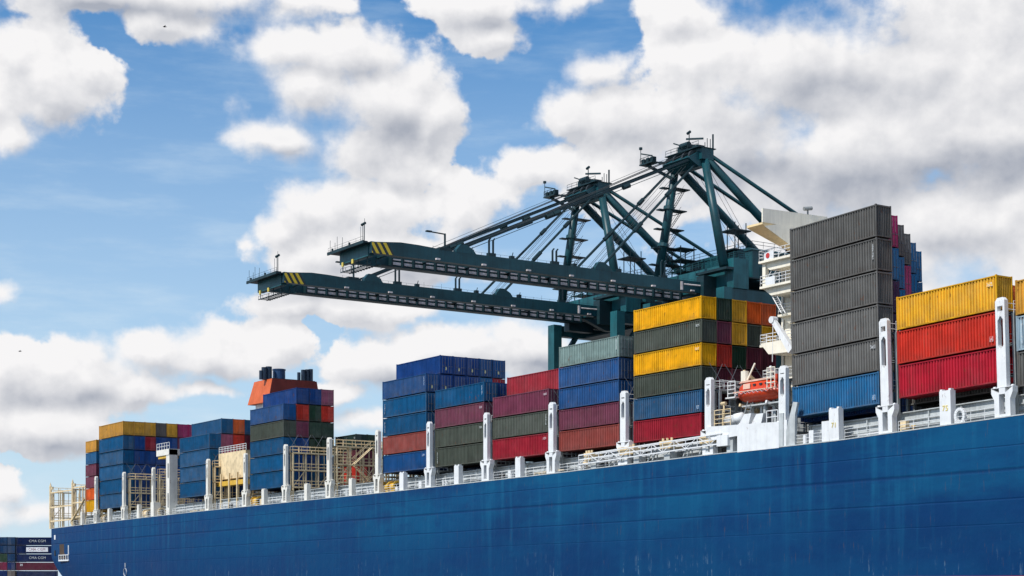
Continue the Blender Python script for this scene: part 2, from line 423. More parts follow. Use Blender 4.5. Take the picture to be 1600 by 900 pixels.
# ---------------------------------------------------------------- the ship
ship = thing('container_ship', 'huge blue container ship with white deck posts, orange funnel and stacked cargo', 'container ship', (-180, 144.5, 0))
BEAM = 51.0
def hull_y(x, z):
    y = 119.0
    zr = max(0, (12.2 - z)) / 12.2
    if x < -300: y += (( -300 - x) / 62) ** 2.2 * (1.0 + 3.0 * zr ** 1.6)
    if x > -55: t = (x + 55) / 85; y += 25.5 * min(1, t) ** (1.6 + .8 * z / 22) * (1.0)
    return min(y, 119 + BEAM / 2 - .05)
def stern_x(z): return -363.5 + (0 if z > 11.5 else 9 * ((11.5 - z) / 6.0) ** 1.5 if z > 2 else 18)
NX, ZL = 150, [-4, 0, 3, 5, 6, 7, 8, 9, 10, 11, 12, 14, 16, None]
h = M(); rows = []
for zl in ZL:
    row = []
    for i in range(NX + 1):
        x0 = stern_x(zl if zl is not None else 18); x1 = 30 - (0 if zl is None else (18 - min(zl, 18)) * .7)
        u = i / NX; x = x0 + (x1 - x0) * u
        z = deck(x) if zl is None else zl
        row.append((x, hull_y(x, z), z))
    rows.append(row)
vs, fs = [], []
for row in rows: vs += row
n = NX + 1
for j in range(len(rows) - 1):
    for i in range(NX): fs.append((j*n+i, j*n+i+1, (j+1)*n+i+1, (j+1)*n+i))
k = len(vs); vs += [(x, 2 * (119 + BEAM / 2) - y, z) for x, y, z in vs]
for j in range(len(rows) - 1):
    for i in range(NX): fs.append((k+j*n+i, k+(j+1)*n+i, k+(j+1)*n+i+1, k+j*n+i+1))
    fs.append((j*n, (j+1)*n, k+(j+1)*n, k+j*n)); fs.append((j*n+NX, k+j*n+NX, k+(j+1)*n+NX, (j+1)*n+NX))
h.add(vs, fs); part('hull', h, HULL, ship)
d = M(); top = [(x, y + .03, z - .04) for x, y, z in rows[-1]]; bot = [(x, 2 * (119 + BEAM / 2) - y - .06, z) for x, y, z in top]
d.add(top + bot, [(i, i + 1, n + i + 1, n + i) for i in range(NX)]); part('deck', d, GREYS, ship)
# rounded sheer strake: a thin pale rim along the deck edge
r = M()
xs = [EDGE[0][0] + (8 - EDGE[0][0]) * i / 120 for i in range(121)]
for a, b in zip(xs, xs[1:]):
    if b < -56: r.beam((a, hull_y(a, 18) + .05, deck(a) + .05), (b, hull_y(b, 18) + .05, deck(b) + .05), .16, .1)
part('sheer_rim', r, LGREY, ship)
# mooring port near the stern with a lattice fender gate
xa, xb = SX(88), SX(104)
za, zb = SZ(96, 873), SZ(96, 850); zc_ = SZ(96, 867)
yh = hull_y(xa, zb) + .05
mp = M(); mp.box(xa, xb, yh - .14, yh + .6, za, zb); port = part('mooring_port', mp, mat('rusty brown recess shade', (.07,.045,.03), .8, rust=.8), ship)  # proud box, no hole; the recess shade is put into its dark brown
gt = M()
for i in range(5): gt.box(xa + (xb - xa) * i / 4.0 * .9 - .1, xa + (xb - xa) * i / 4.0 * .9 + .1, yh - .34, yh - .16, za - .3, zc_)
gt.box(xa - .1, xb - .3, yh - .36, yh - .15, za - .5, za - .2); gt.box(xa - .1, xb - .3, yh - .36, yh - .15, zc_ - .1, zc_ + .05)
gt.box(xb - .5, xb - .15, yh - .36, yh - .15, zc_, zb - .3)
part('roller_gate', gt, WHITE, port)
mp = M(); xq = SX(80); yq = hull_y(xq, 14); mp.box(xq - .5, xq + .4, yq - .1, yq + .5, SZ(80,843), SZ(80,836)); part('fairlead', mp, WHITE, ship)
xq = SX(80); mp = M(); mp.box(xq - .4, xq + .3, yq - .1, yq + .5, SZ(80,868), SZ(80,860)); part('fairlead', mp, DARK, ship)
mk = M(); cx, cz_ = SX(196), SZ(196, 894)
for i in range(16):
    a0, a1 = 2 * math.pi * i / 16, 2 * math.pi * (i + 1) / 16
    mk.beam((cx + .75 * math.cos(a0), 118.97, cz_ + .75 * math.sin(a0)), (cx + .75 * math.cos(a1), 118.97, cz_ + .75 * math.sin(a1)), .03, .16, up=(0,1,0))
mk.box(cx - .1, cx + .1, 118.96, 119, cz_ + .9, cz_ + 1.8)
part('tug_mark', mk, WTXT, ship)

CREAMP = mat('warm white mast paint', (.80,.77,.69), .5, grime=.1, rust=.6, streak=.06)
# white posts at the deck edge, where the photograph has them
POSTS = [76.5,111,151.6,195,241,264,326.5,385,447.7,516,592,672.5,762,864.5,977,1110,1226,1388,1571]
MIDS = [130,172.5,218.6,414,481,551,631,717,813,1308,1482]
def ztop(px): return ZC + (21.6 if px < 130 else 22.2 if px < 400 else 22.6 if px < 1300 else 25.6)
def pitch(px): return math.tan(R(2.0)) if px > 1300 else 0.0
def lean(m, x0, z0, k):
    if k: m.v = [(x - (z - z0) * k, y, z + (x - x0) * k) for x, y, z in m.v]
    return m
def bar_x(pts_m, xc, zs): pass
def lashing_bridge(px, tan=False, rows_in=4, full=True, levels=3, base='y', stair=False):
    x = SX(px, 119.5); zd = deck(x); zt = ztop(px); zp = zd + 2.75; k = pitch(px)
    fm = M(); Y0 = 120.4; Y1 = Y0 + rows_in * 2.25
    lv = [zt - 1.3 - 2.75 * i for i in range(levels)]
    for j in range(rows_in + 1):
        y = Y0 + j * 2.25 + .1
        for s in (-.42, .42):
            fm.beam((x + s, y, zd), (x + s, y, zt - 1.3), .26 if not tan else .2, .3 if not tan else .2)
            if not tan and j % 2: fm.beam((x + s, y, zt - 1.3), (x + s, y, zt - .3), .14)
        for z in lv:
            fm.beam((x - .42, y, z), (x + .42, y, z), .2, .2)
    for z in lv:
        fm.box(x - .55, x + .55, Y0, Y1 + .2, z - .06, z + .06)
        for s in (-.5, .5): fm.beam((x + s, Y0, z), (x + s, Y1 + .2, z), .12, .22)
    if tan:
        for j in range(0, rows_in, 2):
            y = Y0 + j * 2.25
            fm.beam((x + .42, y, lv[-1]), (x + .42, y + 2.25, lv[-2] if len(lv) > 1 else zd), .12, .12)
        for j in range(rows_in + 1):
            y = Y0 + j * 2.25 + 1.2
            fm.beam((x + .3, y, zd), (x + .3, y, zt - .3 - (j % 3) * .5), .1, .1)
    br = part('lashing_bridge', lean(fm, x, zd, k), CREAM if tan else GREYS, ship)
    rl = M()
    for z in lv:
        for s in (-.5, .5): rl.rail([(x + s, Y0, z), (x + s, Y1 + .2, z)], 1.05, 1.5, .03, 1)
    part('railing', lean(rl, x, zd, k), CREAM if tan else WHITE, br)
    if stair:
        st = M()
        for a, b, dy in ((lv[1], lv[0], 1), (lv[2], lv[1], -1), (zd, lv[2], 1)):
            y0 = Y0 + 4.2 - dy * 1.6; y1 = Y0 + 4.2 + dy * 1.6
            st.ladder((x + .9, y0, a), (x + .9, y1, b), .7, (1,0,0), .07, .35)
            for s in (.55, 1.25): st.beam((x + s, y0, a + 1), (x + s, y1, b + 1), .06)
        part('stair', st, CREAM, br)
    if full:
        w = .42 if px < 460 else .46 if px < 800 else .52; c = M(); y0, y1 = 119.15, 119.65
        zw = zp + (zt - zp) * .43; zw2 = zp + (zt - zp) * .79; zw3 = zp + (zt - zp) * .85
        c.box(x - w, x + w, y0, y1, zp, zw)
        for s in (-1, 1):
            c.box(x + s * w if s < 0 else x + w - .22, x - w + .22 if s < 0 else x + w, y0, y1, zw, zt - .25)
        c.box(x - w + .22, x + w - .22, y0 + .02, y1 - .02, zw2, zw3); c.box(x - w + .22, x + w - .22, y0 + .02, y1 - .02, zt - .75, zt - .25)
        for z, d_ in ((zw, 1), (zw2, -1)):     # rounded ends of the long slot
            for s in (-1, 1):
                xc = x + s * (w - .22)
                c.prism([(xc, z), (xc - s * .24, z), (xc, z + d_ * .34)] if s * d_ > 0 else [(xc, z), (xc, z + d_ * .34), (xc - s * .24, z)], 'y', y0 + .03, y1 - .03)
        c.prism([(x - w, zt - .25), (x + w, zt - .25), (x + w * .6, zt), (x - w * .6, zt)], 'y', y0 + .05, y1 - .05)
        part('column', lean(c, x, zd, k), CREAMP if px < 600 else WHITE, br)
        p = M(); ww = 1.05 if px < 700 else 1.2
        if base == 'y':
            ya, yb = 119.12, 119.8
            zA = zd - .02
            for s in (-1, 1):
                p.prism([(x + s * ww * .74, zA), (x + s * .34, zA), (x + s * .34, zp - .55), (x + s * ww, zp - .05), (x + s * ww, zp - .5), (x + s * ww * .74, zp - 1.1)][::s], 'y', ya, yb)
            p.box(x - .34, x + .34, ya + .02, yb - .02, zA, zA + .35); p.box(x - .34, x + .34, ya + .02, yb - .02, zp - .62, zp - .06)
            p.box(x - ww, x + ww, ya, yb, zp - .05, zp)
            for s in (-1, 1): p.box(x + s * 1.0 - .13, x + s * 1.0 + .13, ya + .2, ya + .5, zp, zp + .14)
        else: p.box(x - .75, x + .75, 119.12, 120.5, zd - .02, zp)
        part('pedestal', lean(p, x, zd, k), CREAMP if px < 600 else WHITE, br)
    return br
for px in POSTS:
    tan = px < 130 or 200 < px < 460 or 500 < px < 600
    rows_in = 3 if px < 130 else 4 if px < 700 else 3
    if px == 264: continue
    lashing_bridge(px, tan=px < 600, rows_in={447.7: 6, 516: 7, 592: 4, 195: 5, 241: 4, 326.5: 4, 385: 3, 76.5: 2, 111: 3}.get(px, 4),
                   full=not px < 130, stair=px in (516, 592), base='box' if px in (241, 1226) else 'y')
# bare stern frame: slim rusty masts with lamps, no cargo
for px in (76.5, 111):
    x = SX(px, 119.5); zt = ztop(px); st = M(); st.tube((x, 119.9, deck(x)), (x, 119.9, zt), .28, 8); st.tube((x, 119.9, zt), (x, 119.9, zt + .9), .28, 8, .02)
    st.tube((x + 1.2, 119.9, zt - .7), (x + 1.2, 119.9, zt - .1), .3, 8)
    part('frame_mast', st, CREAM, ship)
st = M(); x0, x1, x2 = SX(76.5, 119.5), SX(111, 119.5), SX(131, 119.5)
for z in (20.6 + 4.6, 17.6 + 4.4, 14.6 + 4.4):
    st.beam((x0, 119.9, z), (x1, 119.9, z), .2, .28); st.beam((x1, 119.9, z + .4), (x2, 119.9, z + .4), .2, .28)
for t in (.45, .55): x = x0 + (x1 - x0) * t; st.beam((x, 119.9, deck(x)), (x, 119.9, 25.2), .22, .22)
for t in (.55, .8, 1.0): x = x1 + (x2 - x1) * t; st.beam((x, 119.9, deck(x)), (x, 119.9, 25.4), .24, .24)
st.beam((x1, 119.8, 18.6), (x2, 119.8, 23), .5, .12)
part('stern_frame', st, CREAM, ship)
# plain white stanchions half way along every stack
for px in MIDS:
    x = SX(px, 119.5); zd = deck(x); zt = zd + (2.55 if px < 1300 else 3.25); m = M()
    w = .48 if px < 600 else .58 if px < 1300 else .66
    m.box(x - w, x + w, 119.12, 119.8, zd - .02, zt)
    for s in (-1, 1): m.box(x + s * (w - .14) - .14, x + s * (w - .14) + .14, 119.2, 119.6, zt, zt + .16)
    so_ = part('stanchion', lean(m, x, zd, pitch(px)), CREAMP if px < 600 else WHITE, ship)
    if px in (1308, 1482):
        me = text_mesh('71' if px == 1308 else '75', .72, .01); t = link(bpy.data.objects.new('bay_number', me)); me.materials.clear(); me.materials.append(PALEY)
        t.parent = so_; t.location = Vector((x, 119.10, zd + 1.55)); t.rotation_euler = (R(90), 0, 0)
        t.location = Vector((x - .04, 119.09, zd + 1.6)) 
# coaming wall, ledges, hatch covers
cm, led, hc, pp = M(), M(), M(), M()
xs = [-352 + 4.0 * i for i in range(76)]
for a, b in zip(xs, xs[1:]):
    if -146 < a < -128: continue
    za, zb = deck(a), deck(b); hgt = 1.9 if a < -128 else 2.1
    cm.add([(a,121.3,za-.1),(b,121.3,zb-.1),(b,121.3,zb+hgt),(a,121.3,za+hgt),(a,121.6,za-.1),(b,121.6,zb-.1),(b,121.6,zb+hgt),(a,121.6,za+hgt)],
           [(0,1,2,3),(5,4,7,6),(3,2,6,7),(0,3,7,4),(1,5,6,2)])
    for hh, dd in ((.75, .25), (1.35, .12), (hgt, .3)):
        led.beam((a, 121.15, za + hh), (b, 121.15, zb + hh), dd, .09)
    led.beam((a + .3, 121.2, za), (a + .3, 121.2, za + hgt), .12, .18)
    hc.add([(a+.05,123.3,za+hgt-.2),(b-.05,123.3,zb+hgt-.2),(b-.05,166,zb+hgt-.2),(a+.05,166,za+hgt-.2),(a+.05,123.3,za+hgt+.45),(b-.05,123.3,zb+hgt+.45),(b-.05,166,zb+hgt+.45),(a+.05,166,za+hgt+.45)],
           [(0,1,5,4),(4,5,6,7),(1,2,6,5),(3,0,4,7),(2,3,7,6)])
def cut(m, lo, hi):
    keep = [f for f in m.f if lo <= sum(m.v[i][0] for i in f) / len(f) < hi]; r = M(); idx = {}
    for f in keep:
        for i in f: idx.setdefault(i, len(idx))
    r.v = [None] * len(idx)
    for i, j in idx.items(): r.v[j] = m.v[i]
    r.f = [tuple(idx[i] for i in f) for f in keep]; return r
for lo, hi in ((-900, -137), (-137, 900)):
    part('hatch_coaming', cut(cm, lo, hi), LGREY, ship); part('coaming_ledge', cut(led, lo, hi), LGREY, ship)
part('hatch_covers', hc, mat('dark hatch cover', (.06,.062,.065), .7, rust=.5), ship)
# deck clutter: ventilators, boxes, pipes, winches
def clut(px0, px1, nn, seed):
    rd = random.Random(seed)
    for i in range(nn):
        px = rd.uniform(px0, px1)
        if any(abs(px - p) < 12 for p in POSTS + MIDS): continue
        x = SX(px); zd = deck(x); kind = rd.choice(['vent', 'box', 'pipe', 'bitt', 'valve'])
        y = rd.uniform(119.7, 120.5); m = M()
        if kind == 'vent':
            m.tube((x, y, zd - .1), (x, y, zd + .9), .22, 10); m.tube((x, y, zd + .85), (x, y, zd + 1.2), .42, 10, .34); part('ventilator', m, rd.choice([WHITE, WHITE, CREAM]), ship)
        elif kind == 'box': m.box(x - .35, x + .35, y, y + .5, zd - .1, zd + rd.uniform(.7, 1.3)); part('deck_locker', m, rd.choice([WHITE, LGREY, CREAM]), ship)
        elif kind == 'pipe':
            m.tube((x, y, zd + .4), (x + rd.uniform(2, 5), y, zd + .45), .1, 6); m.tube((x, y, zd - .1), (x, y, zd + .5), .08, 6); m.tube((x + 1.2, y, zd - .1), (x + 1.2, y, zd + .5), .12, 6); part('deck_pipe', m, rd.choice([LGREY, WHITE, CREAM]), ship)
        elif kind == 'bitt':
            for s in (-.4, .4): m.tube((x + s, y, zd - .1), (x + s, y, zd + .8), .2, 8); m.tube((x + s, y, zd + .8), (x + s, y, zd + .9), .27, 8)
            part('mooring_bitt', m, rd.choice([WHITE, DARK]), ship)
        else:
            m.tube((x, y, zd - .1), (x, y, zd + .6), .06, 5); m.tube((x - .25, y, zd + .6), (x + .25, y, zd + .6), .05, 5); m.box(x - .2, x + .2, y - .15, y + .15, zd, zd + .3); part('valve', m, rd.choice([YEL, WHITE, GREYS]), ship)
clut(135, 440, 26, 3); clut(450, 880, 36, 5); clut(885, 960, 6, 8); clut(1250, 1590, 12, 11)
# cream drums and the yellow pieces on the working deck
for px, s in ((155,.9),(166,.8),(118,.7),(232,1.2),(251,1.0),(403,1.1),(608,1.0),(617,1.0)):
    x = SX(px, 120.5); zd = deck(x); m = M(); m.tube((x - s, 120.5, zd + .9), (x + s, 120.5, zd + .9), .55, 12); m.tube((x - s, 120.5, zd + .9), (x - s + .15, 120.5, zd + .9), .85, 12); m.tube((x + s - .15, 120.5, zd + .9), (x + s, 120.5, zd + .9), .85, 12)
    m.box(x - s, x + s, 120.2, 120.8, zd - .1, zd + .5); part('mooring_winch', m, YEL if px in (403,608,617) else CREAM, ship)
# open round chock seen end on at the right
for px in (1497,):
    x = SX(px); zd = deck(x); m = M(); nseg = 16
    for i in range(nseg):
        a0, a1 = 2 * math.pi * i / nseg, 2 * math.pi * (i + 1) / nseg
        m.beam((x + .5 * math.cos(a0), 119.3, zd + .75 + .62 * math.sin(a0)), (x + .5 * math.cos(a1), 119.3, zd + .75 + .62 * math.sin(a1)), .3, .3, up=(0,1,0))
    m.box(x - .6, x - .35, 119.2, 119.5, zd - .05, zd + .7); m.box(x + .35, x + .6, 119.2, 119.5, zd - .05, zd + .7)
    part('panama_chock', m, WHITE, ship)
# side rails between the posts
rs = sorted(POSTS + MIDS)
for a, b in zip(rs, rs[1:]):
    if b <= 120 or (960 < a and b < 1300): continue
    if a in (151.6, 264) : pass
    x0, x1 = SX(a) + (1.0 if a in POSTS else .75), SX(b) - (1.0 if b in POSTS else .75)
    if x1 - x0 < 1: continue
    m = M(); m.rail([(x0, 119.3, deck(x0)), (x1, 119.3, deck(x1))], 1.05, 1.5, .03, 2)
    part('side_rail', m, WHITE, ship)
# stores locker pieces near x 1255..1290
for (pa, pb, hh) in ((1252,1256,1.0),(1261,1268,1.4),(1281,1293,2.15)):
    a, b = SX(pa), SX(pb); m = M(); m.box(a, b, 119.25, 120.2, deck(a) - .05, deck(a) + hh); part('deck_locker', m, WHITE, ship)

# stowed accommodation ladder on brackets, with its lattice side
m = M(); x0, x1 = SX(905, 118.9), SX(1128, 118.9); za, zb = SZ(905, 726, 118.9), SZ(1128, 693, 118.9)
for dz in (0, .55, 1.1):
    m.beam((x0, 118.85, za + dz), (x1, 118.85, zb + dz), .09, .13); m.beam((x0, 119.75, za + dz), (x1, 119.75, zb + dz), .09, .1)
for i in range(13):
    t0, t1 = i / 13, (i + 1) / 13; a = x0 + (x1 - x0) * t0; b = x0 + (x1 - x0) * t1; c0 = za + (zb - za) * t0; c1 = za + (zb - za) * t1
    m.beam((a, 118.85, c0), (a, 118.85, c0 + 1.1), .07); m.beam((a, 118.85, c0 + (1.1 if i % 2 else 0)), (b, 118.85, c1 + (0 if i % 2 else 1.1)), .06)
    m.beam((a, 118.85, c0), (a, 119.75, c0), .07)
lad = part('accommodation_ladder', m, WHITE, ship)
m = M(); m.box(SX(1122), SX(1139), 118.8, 119.9, SZ(1130, 697), SZ(1130, 680)); part('ladder_winch_box', m, WHITE, ship)
for px in (925, 974, 992, 1040, 1100, 1138):
    x = SX(px); m = M(); m.box(x - .5, x + .5, 119.2, 120.2, deck(x) - .05, SZ(px, 0) * 0 + deck(x) + 1.4); part('ladder_support', m, LGREY, ship)
for px in (945, 953, 1005, 1012, 1060, 1066, 1085):
    x = SX(px); m = M(); m.beam((x, 119.6, deck(x)), (x + 1.0, 119.6, deck(x) + 1.6), .14); m.beam((x + .5, 120, deck(x)), (x + .5, 120, deck(x) + 1.2), .1); part('ladder_strut', m, LGREY, ship)
# cream stools under the two stacks aft of the house
for px, py, wd in ((920, 711, .75), (980, 702, 1.55), (1042, 692, 1.1), (1106, 684, 1.3)):
    x = SX(px, 119.3); z = SZ(px, py, 119.3); m = M()
    m.prism([(x - wd, z - .1), (x - wd * .8, z - .65), (x + wd * .8, z - .65), (x + wd, z - .1), (x + wd, z + .25), (x - wd, z + .25)], 'y', 119.1, 120.8)
    for s in (-.7, 0, .7): m.tube((x + s * wd, 119.4, z + .2), (x + s * wd, 119.4, z + .55), .14, 6)
    part('stack_stool', m, CREAM, ship)

# ---- white bulwark in way of the house
m = M(); D0 = 118.96
def pp_(px, py, D=118.96): return (SX(px, D), SZ(px, py, D))
b0 = deck(SX(1152)); 
m.prism([pp_(1103,667), pp_(1160,663), pp_(1217,659), (pp_(1217,700)[0], deck(SX(1217)) - .05), (pp_(1152,708)[0], b0 - .05), pp_(1152,681), pp_(1118,687), pp_(1103,684)][::-1], 'y', 118.96, 119.15)
part('bulwark', m, WHITE, ship)
m = M(); x = SX(1221); m.box(x - .35, x + .25, 119.0, 120.6, deck(x) - .05, deck(x) + 3.5); part('bulwark_end_post', m, LGREY, ship)
m = M(); m.prism([(SX(1227), deck(SX(1227)) - .05), (SX(1241), deck(SX(1241)) - .05), (SX(1241), deck(SX(1241)) + 3.2), (SX(1245), deck(SX(1241)) + 4.4), (SX(1238), deck(SX(1241)) + 4.5), (SX(1227), deck(SX(1227)) + 1.6)], 'y', 119.1, 119.4); part('bulwark_bracket', m, LGREY, ship)
for px in (1166, 1185):   # sloped white fairings behind the bulwark
    x, z = pp_(px, 664, 119.8); m = M(); m.prism([(x - 1.0, z), (x + .6, z), (x + 1.0, z + 1.15), (x - .1, z + 1.15)], 'y', 119.6, 120.4); part('wedge_locker', m, WHITE, ship)
x, z = pp_(1148, 656, 120.3); m = M(); m.tube((x - 1.2, 120.3, z), (x + .5, 120.3, z), .55, 12); m.tube((x + .4, 120.3, z), (x + 1.3, 120.3, z + .3), .7, 12, .45)
m.box(x - 1.2, x + 1, 120.1, 120.5, z - 1, z - .4); part('raft_canister', m, WHITE, ship, True)
x, z = pp_(1128, 668, 119.6); m = M(); m.rail([(x - 1.2, 119.6, z), (x + 1.4, 119.6, z)], 1.9, .9, .05, 3); m.tube((x, 119.9, z), (x, 119.9, z + 2.6), .1, 6); m.tube((x - .4, 119.9, z + 2.6), (x + .3, 119.9, z + 2.6), .2, 6)
part('boarding_rail', m, CREAM, ship)
for px in (1206,): 
    x, z = pp_(px, 662, 119.7); m = M(); m.rail([(x - .8, 119.7, z), (x + .9, 119.7, z)], 1.35, .8, .06, 1); part('boarding_rail', m, WHITE, ship)

# ---- accommodation block with balconies, bridge wing
XA, XF = -139.5, -130.6
hz0 = 18.5
house = M(); house.box(XA, XF, 128.0, 133.2, hz0 - 1, 40.6); hs = part('accommodation_block', house, CREAMW, ship)
m = M(); m.box(XA - .8, XF + .3, 123.0, 128.0, hz0 - 1.0, hz0 + .3); m.box(XA + 1, XF, 124.0, 128, hz0 + .3, 23.6); part('lower_house', m, GREYS, hs)
lv = [ZC + v for v in (22.3, 26.2, 29.6, 32.6, 35.4)]
for i, z in enumerate(lv):
    y0 = [125.2, 125.0, 126.9, 125.0, 125.0][i]; xa = XA - [0, .2, -.6, .2, .4][i]
    m = M(); m.box(xa, XF, y0, 128.05, z - .12, z + .12)
    m.prism([(xa + .1, z - .12), (xa + 1.3, z - .95), (XF, z - .95), (XF, z - .12)][::-1], 'y', y0 + .5, 127.9)
    bal = part('balcony', m, CREAMW, hs)
    r = M(); r.rail([(XF, y0 + .06, z + .12), (xa + .06, y0 + .06, z + .12), (xa + .06, 127.9, z + .12)], 1.1, .95, .045, 2); part('railing', r, WHITE, bal)
    if i in (3, 4):
        r = M(); r.box(xa + .9, xa + 2.4, y0 + .02, y0 + .08, z + .12, z + 1.0); part('railing_panel', r, WHITE, bal)
    if i == 4:
        r = M(); r.tube((xa + 1.5, y0 - .02, z + .55), (xa + 1.5, y0 + .02, z + .55), .3, 12); part('lifebuoy', r, REDTXT, bal)
for z, x in ((ZC + 30.9, XA + 1.6), (ZC + 33.8, XA + 2.4), (ZC + 28.0, XA + 1.6), (ZC + 24.4, XA + 1.8)):
    m = M(); m.box(x, x + .75, 127.93, 128.02, z - .9, z + .75); part('door', m, GLASS, hs)
for z, y in ((ZC + 37.2, 128.9), (ZC + 31.2, 130.4), (ZC + 28.2, 130.4)):
    m = M(); m.box(XA - .03, XA + .02, y, y + .8, z - .4, z + .5); part('window', m, GLASS, hs)
for x_ in (XA + .5, XA + 3.2):
    m = M(); m.tube((x_, 127.85, lv[0]), (x_, 127.85, lv[4] + 1), .09, 6); part('drain_pipe', m, LGREY, hs)
m = M()
for a, b, d_ in ((lv[3], lv[4], 1), (lv[2], lv[3], -1)):
    m.ladder((XA + 1.4 - d_ * 1.1, 126.0, a), (XA + 1.4 + d_ * 1.1, 126.0, b), .6, (0,1,0), .06, .3)
    m.beam((XA + 1.4 - d_ * 1.1, 125.7, a + 1), (XA + 1.4 + d_ * 1.1, 125.7, b + 1), .06)
part('outside_stair', m, WHITE, hs)
m = M(); m.beam((XA + .1, 125.6, lv[3]), (XA + .1, 125.6, lv[4]), .5, .5); part('balcony_column', m, CREAMW, hs)
# white davit arm hanging down the side
m = M(); p0 = (SX(1208,124.2), 124.2, SZ(1208,500,124.2)); p1 = (SX(1238,124.2), 124.2, SZ(1238,548,124.2))
m.beam(p0, p1, .4, .5, w2=.6, h2=.8); m.tube((p0[0], 123.9, p0[2]), (p0[0], 124.6, p0[2]), .38, 10); m.beam((p0[0], 124.2, p0[2]), (p0[0] - .1, 124.2, p0[2] - 4.5), .07)
m.beam((p1[0], p1[1], p1[2]), (p1[0] - .4, 127.9, p1[2] + .6), .5, .5)
part('stores_davit', m, WHITE, hs)
m = M(); x, z = SX(1203,124.4), SZ(1203,548,124.4); m.prism([(x - 1.3, z + .9), (x + 3, z + .9), (x + 3, z - .5), (x, z - .4)][::-1], 'y', 124.2, 128); part('davit_platform', m, CREAMW, hs)
# bridge wing
zw = SZ(1192, 350, 123.0)
m = M(); Yw = 123.0; xa, xf = -139.2, -137.0
m.add([(xa, Yw - .3, zw - .1), (xf, Yw, zw), (xf, 131, zw - 3.6), (xa, 131, zw - 2.6), (xa, Yw - .3, zw + .15), (xf, Yw, zw + .2), (xf, 131, zw + .2), (xa, 131, zw + .15)],
      [(0,3,2,1),(4,5,6,7),(0,1,5,4),(1,2,6,5),(2,3,7,6),(3,0,4,7)])
wing = part('bridge_wing', m, mat('cream underside bounce', (.86,.66,.36), .55, grime=.1), hs)  # warm bounce light on the underside is put into this colour
m = M(); m.prism([(Yw - .02, zw + .2), (132.5, zw + .2), (132.5, zw + 1.9), (Yw - .02, zw + 1.7)], 'x', xf - .12, xf + .06); part('windbreak', m, CREAMW, wing)
m = M(); m.prism([(Yw + 2, zw + .2), (131, zw + .2), (131, zw - 3.6), (Yw + .2, zw - .2)], 'x', xf + .02, xf + .1); part('wing_web', m, CREAMW, wing)
m = M(); x = xf; y = 129.6; z = zw + 1.8; m.tube((x, y, z), (x, y, z + .6), .1, 6); m.tube((x - .1, y - .5, z + .6), (x + .1, y + .5, z + .75), .22, 8); part('searchlight', m, GREYS, wing)

# ---- funnel on its casing
fx0, fx1, fy0, fy1 = -275, -268, 127.3, 136.2
zt_, zb_ = ZC + 36.0, ZC + 31.9
m = M(); m.add([(fx0 - .6, fy0 - 1.0, zb_), (fx1, fy0 - .6, zb_), (fx1, fy1 + .6, zb_), (fx0 - .6, fy1 + .6, zb_), (fx0, fy0, zt_), (fx1 - .3, fy0 + .3, zt_), (fx1 - .3, fy1, zt_), (fx0, fy1, zt_)],
      [(0,3,2,1),(4,5,6,7),(0,1,5,4),(1,2,6,5),(2,3,7,6),(3,0,4,7)])
fn = part('funnel', m, ORANGE, ship)
m = M(); m.add([(fx1 + .04, fy0 - .6, zb_), (fx1 + .04, fy1 + .6, zb_), (fx1 - .26, fy1, zt_), (fx1 - .26, fy0 + .3, zt_), (fx1 - .1, fy0 - .6, zb_), (fx1 - .1, fy1 + .6, zb_), (fx1 - .4, fy1, zt_), (fx1 - .4, fy0 + .3, zt_)], [(0,1,2,3),(7,6,5,4),(0,4,5,1),(1,5,6,2),(2,6,7,3),(3,7,4,0)]); m.v = [(x_ + .05, y_, z_) for x_, y_, z_ in m.v]; part('funnel_front_shade', m, mat('dark red funnel front shade', (.13,.012,.008), .5, grime=.2), fn)  # thin plate; the front face's shade is put into its darker red
m = M(); m.box(fx0 + .2, fx1 - .5, fy0 + .4, fy1 - .2, zt_, zt_ + .12); part('funnel_top', m, DARK, fn)
for (x, y, r_, h_) in ((-272.2, 131.0, .38, 2.0), (-270.2, 129.9, .45, 2.4), (-270.2, 128.6, .32, 1.8), (-270, 134.9, .30, 1.7), (-270, 134.1, .30, 1.9), (-270, 133.3, .26, 1.5), (-270.3, 135.4, .3, 1.9)):
    pass
for (px, pyt, r_) in ((413, 574, .5), (420, 573, .55), (408, 579, .35), (467, 582, .3), (474, 578, .42), (480, 577.5, .4), (485.5, 577, .4)):
    Dd = None
    x = -270.6; yy = None
    rt = (px - HX) / F      # a place on the funnel top seen at this bearing
    yy = -x * (.552 + rt * .834) / (.834 - rt * .552); zz = ZC + (HY - pyt) * (-.834 * x + .552 * yy) / F
    m = M(); m.tube((x, yy, zt_), (x, yy, zz), r_, 10); part('exhaust_pipe', m, PIPE, fn, False)
rt = (436 - HX) / F; x = -271; yy = -x * (.552 + rt * .834) / (.834 - rt * .552)
m = M(); m.tube((x, yy, zt_), (x, yy, zt_ + 2.0), 1.1, 20); m.tube((x, yy, zt_ + 1.85), (x, yy, zt_ + 2.05), 1.18, 20); part('uptake_drum', m, FBLUE, fn)
m = M(); m.box(fx0 + .6, fx1 + .4, 127.3, 136, 18, zb_); part('engine_casing', m, WHITE, ship)
